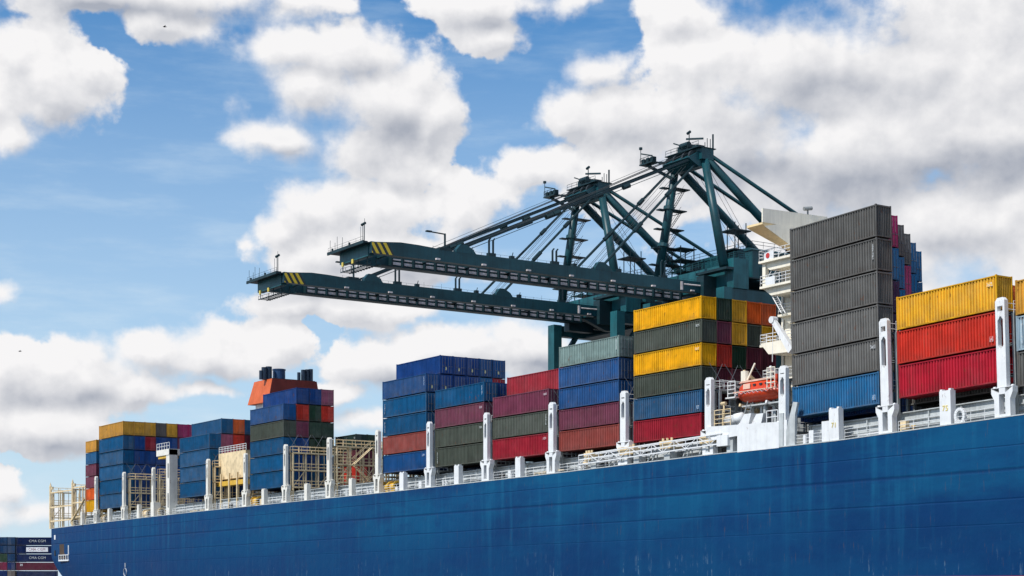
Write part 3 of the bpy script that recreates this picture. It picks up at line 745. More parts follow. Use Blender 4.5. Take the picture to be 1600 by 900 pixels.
# fat white crane column and platform between the two sternmost blocks
x = SX(264, 120); zd = deck(x); m = M(); m.box(x - .8, x + .8, 119.8, 121.4, zd, ZC + 25.2); pc = part('provision_column', m, CREAMP, ship)
for z in (ZC + 20, ZC + 14.5):
    m = M(); m.box(x + .1, x + .5, 119.7, 119.82, z, z + 2.6); part('ladder_slot', m, GREYS, pc)
xl = SX(247, 120); m = M(); m.box(xl, x + .8, 119.7, 122.5, ZC + 24.2, ZC + 25.3); part('top_platform', m, CREAMP, pc); m = M(); m.box(xl + .4, x - .9, 119.9, 122.3, ZC + 23.7, ZC + 24.2); part('platform_beam', m, YEL, pc)
m = M(); m.rail([(xl, 119.8, ZC + 25.3), (x + .8, 119.8, ZC + 25.3)], 1.2, 1.1, .05, 1); part('platform_rail', m, WHITE, pc)
# white house side between blocks with its own railing (seen above the deck between x 345 and 385)
x0, x1 = SX(342, 121.6), SX(384, 121.6); m = M(); m.box(x0, x1, 121.6, 123, ZC + 18.6, ZC + 23.2); ec = part('engine_deckhouse', m, CREAM, ship)
m = M(); m.rail([(x0, 121.7, ZC + 23.2), (x1, 121.7, ZC + 23.2)], 1.1, 1.2, .05, 2); part('railing', m, WHITE, ec)
m = M(); m.box(x0, x1, 121.2, 123, ZC + 17.4, ZC + 18.2); part('walkway', m, YEL, ec)
for t in (.2, .5, .8):
    xx = x0 + (x1 - x0) * t; m = M(); m.beam((xx, 121.1, deck(xx)), (xx, 121.1, ZC + 19.5), .3); part('deckhouse_post', m, CREAM, ec)
m = M(); m.rail([(x0, 121.0, deck(x0)), (x1, 121.0, deck(x1))], 1.1, 1.2, .05, 2); part('railing', m, WHITE, ec)

# ---------------------------------------------------------------- containers
CL, CW, CH = 12.19, 2.44, 2.59
def corrug(y, nrm, x0, x1, z0, z1, nr, dep):
    prof = []
    p = (x1 - x0) / nr
    for i in range(nr):
        a = x0 + i * p
        prof += [(a, 0), (a + p * .36, 0), (a + p * .52, dep), (a + p * .84, dep)]
    prof.append((x1, 0)); return prof
def shell_mesh(nr=34, ne=8, name='shell'):
    m = M(); e = .05
    for s in (-1, 1):     # long sides
        pr = corrug(0, s, -CL / 2 + .12, CL / 2 - .12, 0, 0, nr, .15)
        vs = []
        for x, d in pr: vs += [(x, s * (CW / 2 - e - d), .12), (x, s * (CW / 2 - e - d), CH - .14)]
        fs = [(2*i, 2*i+2, 2*i+3, 2*i+1) if s < 0 else (2*i+1, 2*i+3, 2*i+2, 2*i) for i in range(len(pr) - 1)]
        m.add(vs, fs)
        pr = corrug(0, s, -CW / 2 + .12, CW / 2 - .12, 0, 0, ne, .10); vs = []
        for y, d in pr: vs += [(s * (CL / 2 - e - d), y, .12), (s * (CL / 2 - e - d), y, CH - .14)]
        fs = [(2*i, 2*i+1, 2*i+3, 2*i+2) if s < 0 else (2*i, 2*i+2, 2*i+3, 2*i+1) for i in range(len(pr) - 1)]
        m.add(vs, fs)
    m.box(-CL/2 + .08, CL/2 - .08, -CW/2 + .08, CW/2 - .08, CH - .10, CH - .05)
    m.box(-CL/2 + .08, CL/2 - .08, -CW/2 + .08, CW/2 - .08, .08, .12)
    return mesh(name, m, PAINT)
def frame_mesh():
    m = M(); c = .17
    for sx in (-1, 1):
        for sy in (-1, 1):
            x, y = sx * (CL / 2 - .075), sy * (CW / 2 - .075)
            m.box(x - .075, x + .075, y - .075, y + .075, .12, CH - .12)
            for z in (0, CH - .12): m.box(x - (.1 if sx > 0 else .075), x + (.075 if sx > 0 else .1), y - .08, y + .08, z, z + .12)
    for sy in (-1, 1):
        y = sy * (CW / 2 - .05)
        m.box(-CL/2 + .15, CL/2 - .15, y - .05, y + .05, .04, .15); m.box(-CL/2 + .15, CL/2 - .15, y - .04, y + .04, CH - .14, CH - .05)
    for sx in (-1, 1):
        x = sx * (CL / 2 - .05)
        m.box(x - .05, x + .05, -CW/2 + .15, CW/2 - .15, .04, .15); m.box(x - .05, x + .05, -CW/2 + .15, CW/2 - .15, CH - .16, CH - .04)
    return mesh('frame', m, PAINT)
def door_mesh(s):
    m = M(); y0, y1 = (-CW/2 + .15, -.01) if s < 0 else (.01, CW/2 - .15); x = CL / 2
    m.box(x - .05, x - .005, y0, y1, .15, CH - .16)
    for z in (.5, 1.1, 1.7, 2.1): m.box(x - .005, x + .008, y0 + .06, y1 - .06, z - .07, z + .07)
    return mesh('door', m, PAINT)
def bar_mesh(s):
    m = M(); y0, y1 = (-CW/2 + .15, 0) if s < 0 else (0, CW/2 - .15); x = CL / 2
    for t in (.28, .72):
        y = y0 + (y1 - y0) * t; m.tube((x + .03, y, .16), (x + .03, y, CH - .18), .022, 5); m.box(x + .01, x + .06, y - .02, y + .28, 1.02, 1.08)
    return mesh('locking_bars', m, GREYB)
GREYB = mat('dull galvanised bar', (.13,.14,.16), .6)
SHELL = shell_mesh(); SHELL20 = shell_mesh(20); FRAME = frame_mesh(); DOOR = [door_mesh(-1), door_mesh(1)]; BARS = [bar_mesh(-1), bar_mesh(1)]
sk = M(); sk.box(CL/2 + .001, CL/2 + .012, -.22, .02, .55, .95); STICK = mesh('warning_label', sk, mat('pale yellow sticker', (.8,.7,.35), .5))
COL = {'B': ((.004,.098,.235),'blue'), 'N': ((.008,.06,.235),'navy'), 'S': ((.008,.085,.26),'royal blue'), 'C': ((.004,.135,.32),'bright blue'),
 'M': ((.20,.045,.085),'maroon'), 'R': ((.33,.058,.045),'brick red'), 'K': ((.36,.018,.035),'crimson'), 'E': ((.55,.035,.02),'bright red'),
 'Y': ((.86,.44,.008),'yellow'), 'O': ((.085,.10,.078),'olive grey'), 'G': ((.135,.132,.125),'dark grey'), 'D': ((.017,.05,.028),'dark green'),
 'P': ((.24,.33,.31),'pale green'), 'A': ((.78,.13,.02),'orange'), 'V': ((.42,.02,.13),'magenta'), 'U': ((.11,.014,.03),'burgundy'),
 'W': ((.68,.34,.04),'amber'), 'T': ((.13,.11,.10),'brown grey'), 'F': ((.32,.09,.15),'dusty pink'), 'L': ((.32,.43,.50),'pale blue'), 'Z':((.05,.018,.075),'dark purple'), 'Q': ((.02,.045,.04),'green black'), 'H': ((.42,.014,.032),'deep pink red'), 'J': ((.004,.020,.095),'shade-toned navy'), 'I': ((.003,.035,.10),'shade-toned blue'), 'X': ((.16,.02,.05),'shade-toned crimson')}  # J, I and X: quay box colours darkened to hold their shade
ORD = ['bottom', 'second', 'third', 'fourth', 'fifth', 'sixth', 'seventh']
ROW = ['outermost row', 'second row in', 'third row in', 'fourth row in', 'fifth row in', 'sixth row in', 'seventh row in', 'eighth row in', 'ninth row in']
labels = set()
def container(x0, x1, y, z, w, h, code, label, group, doors=True, bars=True, sticker=False, k=0.0, end=None, rz=0.0, centre=None):
    """x0..x1 along the ship, y = near side, z = underside"""
    ct = thing('shipping_container', label, 'container', (0,0,0), group)
    ct.location = centre or ((x0 + x1) / 2, y + w / 2, z)
    ct.rotation_euler = (0, -math.atan(k), rz); ct.scale = ((x1 - x0) / CL, w / CW, h / CH)
    c = COL[code][0]
    def sub(name, me, par, cc=None):
        o = link(bpy.data.objects.new(name, me)); o.parent = par; o.color = (*(cc or c), 1); return o
    sub('shell', SHELL if x1 - x0 > 8 else SHELL20, ct); sub('frame', FRAME, ct, [v * .82 for v in c])
    if doors:
        for i in (0, 1):
            d = sub('door', DOOR[i], ct)
            if bars: sub('locking_bars', BARS[i], d)
            if sticker and i == 0: sub('warning_label', STICK, d)
    return ct
def stencil_mat():
    m = bpy.data.materials.new('worn stencilled code'); m.use_nodes = True; q = NT(m.node_tree); b = m.node_tree.nodes['Principled BSDF']
    oi = q.node('ShaderNodeObjectInfo'); tc = q.node('ShaderNodeTexCoord')
    P = q.vec('ADD', tc.outputs['Object'], q.xyz(q.math('MULTIPLY', oi.outputs['Random'], 31.0), 0.0, q.math('MULTIPLY', oi.outputs['Random'], 57.0)))
    n = q.noise(q.vec('MULTIPLY', P, (9, 0, 7)), 1.0, 3, .6)[0]
    q.put(b.inputs['Base Color'], q.mix(q.math('MULTIPLY', q.rng(n, .46, .58), .75), oi.outputs['Color'], (.55, .57, .58))); b.inputs['Roughness'].default_value = .6
    return m
STEN = stencil_mat(); CODEM = []
for (xa, xb, za, zb) in ((CL/2 - .66, CL/2 - .48, .9, 2.15), (CL/2 - 1.15, CL/2 - .45, 1.8, 2.1), (-CL/2 + .5, -CL/2 + .68, .5, 2.0), (CL/2 - .95, CL/2 - .5, .4, .8)):
    m = M(); m.box(xa, xb, -CW / 2 + .012, -CW / 2 + .03, za, zb); CODEM.append(mesh('code_marks', m, STEN))
def code_marks(ct, cd):
    if random.random() < .3: return
    o = link(bpy.data.objects.new('code_marks', random.choice(CODEM))); o.parent = ct; o.color = (*COL[cd][0], 1)
def stack(name, group, pxl, pxr, pyb, cols, tiers_h, w=2.2, gap=.07, doors=True, bars=True, k=0.0, dx=0.0, dz=0.0, D=120.0, sticker=(), pyb_px=None, panel_cols=()):
    x0, x1 = SX(pxl, D), SX(pxr, D); z0 = SZ(pyb_px or pxl, pyb, D)
    xc0 = SX(pyb_px or pxl, D); z0 += ((x0 + x1) / 2 - xc0) * k
    for j, colm in enumerate(cols):
        for i, cd in enumerate(colm):
            if cd == '.': continue
            zz = z0 + i * tiers_h + gap / 2 + j * dz
            off = -i * tiers_h * k
            nm = 'top' if i == len(colm) - 1 else ORD[i] + ('' if i == 0 else ' tier')
            lb = f"{COL[cd][1]} container, {nm} of {ROW[j]}, {name}" if nm in ('top', 'bottom') else f"{COL[cd][1]} container, {nm}, {ROW[j]}, {name}"
            assert lb not in labels and len(lb.split()) <= 16, lb
            labels.add(lb)
            jx = random.uniform(-.05, .05); ct = container(x0 + off + j * dx + jx, x1 + off + j * dx + jx, D + j * w + .02 + random.uniform(-.03, .03), zz, w - .05, tiers_h - gap, cd, lb, group,
                      doors=doors and j not in panel_cols, bars=bars, k=k, sticker=(j, i) in sticker, rz=R(random.uniform(-.12, .12)))
            if j == 0 and pxl > 500: code_marks(ct, cd)
# sternmost: short pieces, then the amber-topped block behind the blue one
stack('short stack at the stern', 'containers in the short stern stack', 134, 150.5, 801, ['YAMMCW','YAMMCW'], 2.46, w=2.2, bars=False)
stack('blue block nearest the stern', 'containers in the blue stern block', 155, 192.5, 796.5, ['BBBBBW','NNNNNW','NNNNKW','NNNNNT','NNNNNW','NNNBMV','NNNNMV','NNNNMV','NNNNMV'], 2.84, w=2.28, bars=False)
stack('block just left of the funnel', 'containers left of the funnel', 281, 327, 779, ['BBBB','NNVFB','NNVEA','NUVUB'], 2.75, w=2.28, bars=False)
stack('block in front of the orange funnel', 'containers in front of the funnel', 391, 443, 767, ['BBBOS','NNNMEN','BNDDDN','BBDDEF'], 2.72, w=2.3, bars=False)
stack('first stack right of the tan scaffolding', 'containers right of the tan scaffolding', 598, 666, 740.5, ['SRBBS','NNNNNN','NNNNNN','NNNNNN','NNNNCS','NNNNKS'], 2.68,
      sticker=[(0,4),(1,5),(2,5),(3,5),(4,5),(5,5),(1,4)], w=2.2)
stack('second stack right of the tan scaffolding', 'containers in the second long stack', 680, 756, 730.8, ['OOMB','UUUN','NUNN'], 2.67)
stack('third stack right of the tan scaffolding', 'containers in the third long stack', 770, 857, 719.8, ['KOM','UUUK','UUUK','UNNK'], 2.76)
stack('pale green topped stack', 'containers in the pale green topped stack', 873, 967, 706.8, ['RMSSP','UUNNN','NUNNO','NNUNN'], 2.6)
stack('yellow-topped stack beside the lifeboat', 'containers in the yellow-topped stack', 990, 1096, 692.8, ['KBOYOY','UUUEMD','UUUDYY','UUUUOA','UUUUYA'], 2.575, panel_cols=(0,1,2,3,4), w=2.2)
stack('tall grey stack in front of the bridge', 'containers in the tall grey stack', 1239, 1374.5, 653.5, ['CGGGGG','NZZZCV','NZZCCG','NZZCVG','NZZCCC','NZZCCC'], 3.26, k=math.tan(R(1.6)), dx=-1.2, dz=-.45, w=2.15, panel_cols=(0,))
stack('yellow and red stack at the right', 'containers in the yellow and red stack', 1404, 1561, 623.5, ['HEY','GUA','GUA'], 3.27, k=math.tan(R(1.6)), dx=-.9, dz=-.5, panel_cols=(0,))
stack('stack cut by the right edge', 'containers in the stack cut by the right edge', 1590, 1775, 606, ['GLW','UUN'], 3.2, k=math.tan(R(1.6)), dx=.2)
# dark green reefers glimpsed behind the tan scaffolding
stack('low row behind the tan scaffolding', 'low containers behind the tan scaffolding', 524, 556, 780, ['EEUQ','KUUD'], 2.6, D=131, bars=False)

# lashing rods: crossed bars from the bridges to the second and third tiers
def rods(px, y0, n, zb, k=0.0, hh=2.7, xoff=-1.15):
    x = SX(px, 119.5) + xoff; m = M()
    for j in range(n):
        a, b = y0 + j * 2.22 + .1, y0 + j * 2.22 + 2.0
        m.tube((x + .5, a, zb), (x, b, zb + hh), .035, 4); m.tube((x + .5, b, zb), (x, a, zb + hh), .035, 4)
    part('lashing_rods', m, GREYB, ship)
for px, n in ((195, 5), (326.5, 2), (447.7, 5), (672.5, 2), (762, 2), (864.5, 2), (977, 1), (1110, 4)):
    rods(px, 120.2, n, ztop(px) - .9)

# ---------------------------------------------------------------- lifeboat on its davit
LX, LY = SX(1179, 121.0), 122.0; LZ = SZ(1188, 627, 121.2)
boat = thing('lifeboat', 'enclosed orange red lifeboat hanging beside the white accommodation block', 'lifeboat', (LX, LY, LZ))
def loft(secs, cap=True):
    m = M(); n = len(secs[0]); vs = [p for s in secs for p in s]; fs = []
    for j in range(len(secs) - 1):
        for i in range(n): fs.append((j*n+i, j*n+(i+1)%n, (j+1)*n+(i+1)%n, (j+1)*n+i))
    fs += [tuple(range(n)), tuple(range((len(secs)-1)*n, len(secs)*n))[::-1]]
    return m.add(vs, fs)
hl = 3.65; secs = []
for i in range(17):
    t = -1 + 2 * i / 16; b = 1.35 * max(.06, (1 - abs(t) ** 3.2)) ; kl = .05 + .75 * abs(t) ** 4
    sheer = 1.15 + .18 * t * t; x = LX + hl * t * (1.0)
    secs.append([(x, LY - b, LZ + sheer), (x, LY - b * .93, LZ + sheer * .62 + kl * .3), (x, LY - b * .62, LZ + kl + .18), (x, LY - .08, LZ + kl), (x, LY + .08, LZ + kl), (x, LY + b * .62, LZ + kl + .18), (x, LY + b * .93, LZ + sheer * .62 + kl * .3), (x, LY + b, LZ + sheer)])
part('hull', loft(secs), LBO, boat, True)
secs = []
for i in range(13):
    t = -1 + 2 * i / 12; e = max(.0, 1 - abs(t) ** 5); b = 1.18 * (.35 + .65 * e); zt2 = LZ + 1.2 + 1.15 * (.45 + .55 * e); x = LX + 3.2 * t
    secs.append([(x, LY - b, LZ + 1.2), (x, LY - b * .86, LZ + 1.2 + (zt2 - LZ - 1.2) * .62), (x, LY - b * .55, zt2 - .08), (x, LY + b * .55, zt2 - .08), (x, LY + b * .86, LZ + 1.2 + (zt2 - LZ - 1.2) * .62), (x, LY + b, LZ + 1.2)])
part('canopy', loft(secs), LBO, boat)
m = M(); m.prism([(LX - 2.7, LZ + 2.2), (LX + 2.4, LZ + 2.24), (LX + 2.2, LZ + 2.42), (LX - 2.4, LZ + 2.40)], 'y', LY - .85, LY + .85); part('roof_deck', m, LBT, boat)
m = M(); secs_r = []
m.beam((LX - 3.4, LY - .95, LZ + 1.27), (LX - 2.2, LY - 1.28, LZ + 1.2), .12, .14); m.beam((LX - 2.2, LY - 1.38, LZ + 1.2), (LX + 2.2, LY - 1.38, LZ + 1.2), .07, .1); m.beam((LX + 2.2, LY - 1.28, LZ + 1.2), (LX + 3.4, LY - .95, LZ + 1.27), .12, .14)
part('rubbing_strake', m, LBT, boat)
m = M(); m.box(LX - 1.6, LX - .5, LY - 1.2, LY - 1.12, LZ + 1.45, LZ + 2.0); part('side_hatch', m, LBT, boat)
m = M(); 
for t in (-.1, .9, 1.8): m.box(LX + t, LX + t + .4, LY - 1.17, LY - 1.09, LZ + 1.7, LZ + 1.9)
part('porthole_row', m, GLASS, boat)
m = M()
for i in range(8):
    a = LX - 2.6 + i * .66; m.tube((a, LY - 1.42, LZ + 1.12), (a + .33, LY - 1.46, LZ + .92), .02, 4); m.tube((a + .33, LY - 1.46, LZ + .92), (a + .66, LY - 1.42, LZ + 1.12), .02, 4)
part('grab_line', m, WTXT, boat)
m = M(); m.box(LX + 2.4, LX + 2.9, LY - .4, LY + .4, LZ + 2.05, LZ + 2.75); part('helm_dome', m, LBO, boat)
for s in (-2.75, 2.75):
    m = M(); m.box(LX + s - .12, LX + s + .12, LY - .1, LY + .1, LZ + 1.9, LZ + 3.0); part('fall_hook', m, GREYB, boat)
m = M(); m.tube((LX - 3.6, LY, LZ + .4), (LX - 3.75, LY, LZ + .4), .4, 12); m.box(LX - 3.7, LX - 3.6, LY - .05, LY + .05, LZ + .1, LZ + 1.1); part('rudder', m, DARK, boat)
# davit frames (part of the ship)
for s in (-2.6, 1.6):
    m = M(); x = LX + s; 
    m.beam((x, 123.8, 20), (x, 123.8, LZ + 2.4), .35, .4); m.beam((x, 123.8, LZ + 2.4), (x - .2, 121.9, LZ + 3.6), .3, .35); m.beam((x, 123.8, LZ - .8), (x, 121.2, LZ - .1), .25, .3)
    m.tube((x - .2, 122, LZ + 3.5), (x - .2, 122, LZ + 2.3), .04, 4)
    part('lifeboat_davit', m, CREAM if s < 0 else WHITE, ship)
m = M(); m.beam((LX - 1.9, 121.6, LZ + 2.4), (LX - .6, 121.6, LZ + 4.2), .12, .16); m.tube((LX - 2.2, 121.6, LZ + 2.3), (LX - 2.2, 121.6, LZ + 3.5), .45, 10); part('davit_hook', m, CREAMW, ship)
m = M(); m.rail([(LX - 4.9, 121.5, LZ + .9), (LX - 3.7, 121.5, LZ + .9)], 1.7, .6, .06, 3); m.box(LX - 5, LX - 3.4, 121.2, 122.6, LZ + .75, LZ + .9); part('embarkation_platform', m, WHITE, ship)
m = M(); m.rail([(LX + 2.4, 120.6, LZ + 1.2), (LX + 3.6, 120.6, LZ + 1.2)], 2.1, .6, .06, 3); part('embarkation_rail', m, CREAMW, ship)
m = M()
for dx_ in (-2.2, -.4, 1.9): m.beam((LX + dx_, 122.6, deck(LX)), (LX + dx_ * .8, 122.3, LZ + .1), .28, .3)
m.ladder((LX - 2.2, 121.2, deck(LX) + 2.6), (LX - .9, 121.2, LZ + .1), .7, (0,1,0), .07, .35)
m.ladder((LX - 3.9, 121.2, deck(LX) + 3.2), (LX - 5.2, 121.2, LZ - .9), .7, (0,1,0), .06, .35)
m.box(LX - 2.5, LX + 3.5, 121.4, 124, LZ - .35, LZ - .2); m.tube((LX + .6, 122, deck(LX) + 2.8), (LX + .6, 122, LZ - .3), .22, 8)
part('boat_deck_frame', m, LGREY, ship)
m = M(); m.box(LX - 9.4, LX - 5.4, 124.2, 127.6, deck(LX), ZC + 21.4)
for i in range(5): m.box(LX - 9.2 + i * .8, LX - 8.9 + i * .8, 124.0, 124.2, deck(LX), ZC + 21.2)
part('reefer_socket_house', m, GREYS, ship)
m = M()
for z in (ZC + 14.6, ZC + 18.2, ZC + 21.4): m.rail([(LX - 9.4, 121.2, z), (LX - 5.3, 121.2, z)], 1.05, 1.2, .04, 2); m.box(LX - 9.4, LX - 5.3, 121.1, 124.2, z - .12, z)
part('aft_gallery', m, GREYS, ship)

# ---------------------------------------------------------------- two ship-to-shore cranes
def crane_parts(label):
    XC = -225.4; T0 = 121.0
    cr = thing('gantry_crane', label, 'crane', (XC, 186, 4), 'dark teal gantry cranes')
    zb, zt = ZC + 49.3, ZC + 51.1
    n_, f_ = XC + 4.4, XC - 4.4
    # boom: two box girders (near, far) with the walkway between
    for s, x in ((0, n_), (1, f_)):
        m = M(); m.prism([(T0, zb), (186, zb), (186, zt + .1), (150, zt), (135, zt - .05), (T0 + 8, zt + .25), (T0 + 5, zt + .3), (T0, zt - .15)], 'x', x - .45, x + .45)
        gd = part('boom_girder', m, TEAL, cr)
        if s == 0:
            m = M(); m.prism([(T0 + .1, zb + .02), (T0 + 3.9, zb + .02), (T0 + 2.9, zt - .02), (T0 + .1, zt - .22)], 'x', x + .45, x + .47)
            part('hazard_stripes', m, STRIPE, gd)
    m = M()
    for i in range(31):
        y = T0 + 8 + i * 1.98
        m.box(f_ + .45, f_ + 1.35, y - .15, y + .15, zb + .12, zt - .1)
    m.box(f_ + .44, f_ + 1.5, T0 + 6, 186, zb - .02, zb + .16)
    part('walkway_brackets', m, TEALD, cr)
    m = M()
    for i in range(30):
        y = T0 + 8.2 + i * 1.98
        m.box(f_ + .7, f_ + .95, y, y + 1.58, zb + .42, zb + .86); m.box(f_ + .7, f_ + .95, y, y + 1.58, zb + 1.16, zb + 1.36)
    part('festoon_conduits', m, RAIL, cr)
    m = M(); m.box(n_ - 1.3, n_ - .44, T0 + 4, 186, zb + .1, zb + .16)
    for y in range(8):
        yy = T0 + 6 + y * 7.8; m.box(f_ + .4, n_ - .4, yy - .2, yy + .2, zt - .6, zt - .1)
    part('boom_walkway', m, TEALD, cr)
    # boom tip: end beam, service platform with rails and lamp, maintenance cradle
    m = M(); m.box(f_ - .6, n_ - .46, T0 - .1, T0 + .9, zb - .3, zt - .3); tip = part('end_beam', m, TEAL2, cr)
    m = M(); m.box(f_ - 2.2, n_ + .3, T0 - 1.3, T0 + 1.6, zt - .35, zt - .2); m.box(f_ - 2.3, n_ + .4, T0 - 1.4, T0 - 1.2, zt - .5, zt - .05); m.box(f_ - 2.0, n_, T0 + .2, T0 + 2.2, zt - .2, zt + .02); part('tip_platform', m, TEALD, tip)
    m = M(); m.rail([(f_ - 2.1, T0 - 1.3, zt - .2), (n_ + .3, T0 - 1.3, zt - .2)], .75, 2.1, .02, 1)
    for x_, h_ in ((f_ - 2, 1.8), (f_ - .4, 1.2), (f_ + .3, 2.0), (f_ + 2, 1.6), (n_ - 1, 2.2), (n_ + .2, 3.2)): m.tube((x_, T0 - 1, zt - .2), (x_, T0 - 1, zt + h_), .035, 4)
    for x_ in (f_ - .9, f_ + 4.6): m.tube((x_, T0 - 1.2, zt), (x_, T0 - 1.2, zt + .35), .16, 6)
    part('tip_railing', m, TEALD, tip)
    m = M(); m.tube((XC + 2.2, T0, zt), (XC + 2.2, T0, zt + 2.9), .05, 5); m.tube((XC + 2.6, T0, zt), (XC + 2.6, T0, zt + 2.9), .04, 5); m.tube((XC + 2.0, T0 - .1, zt + 2.8), (XC + 2.8, T0 + .1, zt + 3.0), .2, 8); m.box(XC + 1.4, XC + 3, T0 - .4, T0 + .4, zt - .1, zt + .3)
    part('tip_light', m, TEALD, tip)
    m = M()
    for a in (0, 1.5):
        m.beam((f_ - .5, T0 + a, zb - 1.45), (n_ - 1.5, T0 + a + 1, zb - 1.2), .1, .14)
        for x_ in (f_ - .5, XC, n_ - 1.5): m.beam((x_, T0 + a + .4, zb - 1.4), (x_, T0 + a + .4, zb - .2), .1)
    for i in range(9): x_ = f_ - .3 + i * .85; m.beam((x_, T0, zb - 1.4), (x_, T0 + 2.2, zb - 1.4), .09)
    m.rail([(f_ - .5, T0, zb - 1.4), (n_ - 1.5, T0 + 1, zb - 1.2)], .5, 1.3, .03, 0)
    part('maintenance_cradle', m, TEALD, tip)
    m = M()
    for x_ in (f_ + .6, XC - .6): m.box(x_ - .25, x_ + .25, T0 - .3, T0 - .12, zb - .75, zb - .1)
    part('tip_buffer', m, PALEY, tip)
    # lamp standard and stay anchorage
    m = M(); y = T0 + 13.0; m.tube((n_, y, zt), (n_, y, zt + 2.6), .16, 6); m.beam((n_, y, zt + 2.5), (n_ - .6, y - 2.4, zt + 2.75), .2, .16); m.box(n_ - .8, n_ - .3, y - 3, y - 2.1, zt + 2.66, zt + 2.86)
    m.box(n_ - 1.2, n_ + .5, y - 1.2, y + .8, zt - .05, zt + .35); part('boom_lamp', m, TEALD, cr)
    for yy, hh in ((T0 + 16.2, 1.2), (T0 + 42.5, 1.3)):
        m = M()
        for x_ in (n_, f_): m.prism([(yy - 1.4, zt - .1), (yy + 2.2, zt - .1), (yy + 1.6, zt + hh * .5), (yy + .4, zt + hh), (yy - .6, zt + hh), (yy - 1.4, zt + .3)], 'x', x_ - .5, x_ + .48)
        part('stay_bracket', m, TEAL, cr)
    for yy, h_ in ((T0 + 21, 2.5), (T0 + 33, 2.2), (T0 + 55, 2.7)):
        m = M(); 
        for d_ in (0, .75): m.beam((n_, yy + d_, zt), (n_, yy + d_, zt + h_), .24, .24); m.beam((n_, yy + d_, zt + h_), (n_, yy + d_ + .3, zt + h_ + .35), .22, .18)
        m.box(n_ - .3, n_ + .3, yy - .3, yy + 1.1, zt, zt + .5); part('boom_rest', m, TEALD, cr)
    m = M(); rd = random.Random(5)
    for i in range(34):
        yy = T0 + 11 + i * 1.75; m.tube((n_ - .2, yy, zt - .1), (n_ - .2, yy, zt + rd.choice((.5, .55, .6, 1.0))), .022, 4)
    m.tube((n_ - .2, T0 + 11, zt + .48), (n_ - .2, T0 + 69, zt + .48), .016, 4)
    for yy in (T0 + 17.5, T0 + 25, T0 + 37, T0 + 41, T0 + 46): m.box(n_ - .5, n_ + .1, yy, yy + .7, zt, zt + rd.uniform(.3, .7)); m.tube((n_ - .2, yy + .3, zt), (n_ - .2, yy + .6, zt + 1.1), .07, 5)
    part('boom_handrail', m, TEALD, cr)
    # mast: A frame, splayed at the foot
    AY, AZ = 185.8, ZC + 72.8; hb, ht = 8.9, 3.8
    for s in (-1, 1):
        m = M(); m.tube((XC + s * hb, AY, ZC + 53.5), (XC + s * ht, AY, AZ), .82, 12, .68); part('mast_leg', m, TEAL, cr, True)
        m = M(); m.tube((XC + s * ht, AY + .2, AZ), (XC + s * ht, 212.5, ZC + 54), .72, 12); part('back_leg', m, TEAL, cr, True)
        m = M(); m.tube((XC + s * ht, AY + .4, AZ + .8), (XC + s * ht, 241, ZC + 52.5), .34, 8)
        part('backstay', m, TEAL, cr, True)
        for (yy, zz, r_) in ((T0 + 17, zt + .9, .34), (T0 + 43, zt + .9, .22)):
            m = M(); p, q_ = Vector((XC + s * 4.4, yy, zz)), Vector((XC + s * ht * .9, AY - .5, AZ - .2))
            if r_ > .3:
                m.beam(p + Vector((0,0,.22)), q_ + Vector((0,0,.5)), .3, .34)
                if s > 0: m.tube(p + Vector((0,1,1.4)), q_ + Vector((0,0,2.2)), .03, 4); m.tube(p + Vector((-.5,0,-.4)), q_ + Vector((-.5,0,-.1)), .05, 4)
            else: m.tube(p, q_, r_, 6)
            for t in (.33, .36, .66): c = p.lerp(q_, t); m.tube(c - (q_ - p).normalized() * .7, c + (q_ - p).normalized() * .7, r_ * 1.3 if r_ > .3 else r_ * 1.7, 6)
            part('forestay', m, TEALD, cr)
    m = M()
    for x_ in (-2.2, -1.1, 1.1, 2.2):
        m.tube((XC + x_, AY - 1.9, AZ + .8), (XC + x_, T0 + 17, zt + .8), .04, 4); m.tube((XC + x_, AY - 2.1, AZ - 1), (XC + x_ * .6, T0 + 43, zt + .4), .035, 4)
        m.tube((XC + x_, AY + 1, AZ + .4), (XC + x_ * .8, 200, ZC + 57), .04, 4)
    part('hoist_ropes', m, CABLE, cr)
    m = M()
    for i in range(7): x_ = n_ + .5; m.box(x_, x_ + .35, T0 + 11 + i * 8.3, T0 + 11.7 + i * 8.3, zb + .1, zb + .35)
    part('floodlights', m, RAIL, cr)
    # apex head with sheaves, platforms and aerials
    m = M(); m.box(XC - ht - .8, XC + ht + .8, AY - 1.2, AY + 1.4, AZ - .6, AZ + 1.3); m.prism([(AY - 3.6, AZ - .6), (AY - 1.2, AZ - 1.8), (AY + 1.2, AZ - 1.4), (AY + 1.2, AZ + .4), (AY - 1.0, AZ + .9)], 'x', XC - 3.2, XC + 3.9)
    hd = part('apex_head', m, TEAL, cr)
    for x_ in (-3.0, -1, 1.4, 3.2):
        m = M(); m.tube((XC + x_ - .2, AY - 1.9, AZ - .1), (XC + x_ + .2, AY - 1.9, AZ - .1), 1.05, 16); part('sheave', m, CABLE, hd)
    m = M(); m.box(XC - ht - .6, XC + ht + .9, AY - 2.0, AY + 1.9, AZ + 1.3, AZ + 1.42); m.rail([(XC - ht - .5, AY - 1.9, AZ + 1.4), (XC + ht + .8, AY - 1.9, AZ + 1.4)], .9, 1.3, .04, 1)
    m.box(XC - ht - 4.2, XC - ht - .6, AY - 4.8, AY - 3.2, AZ + .2, AZ + .4); m.rail([(XC - ht - 4.1, AY - 4.7, AZ + .4), (XC - ht - .7, AY - 4.7, AZ + .4)], 1.0, .9, .05, 1)
    for x_ in (-4.1, -2.8, -1.6): m.box(XC - ht + x_, XC - ht + x_ + .7, AY - 4.4, AY - 3.6, AZ + .4, AZ + 1.3)
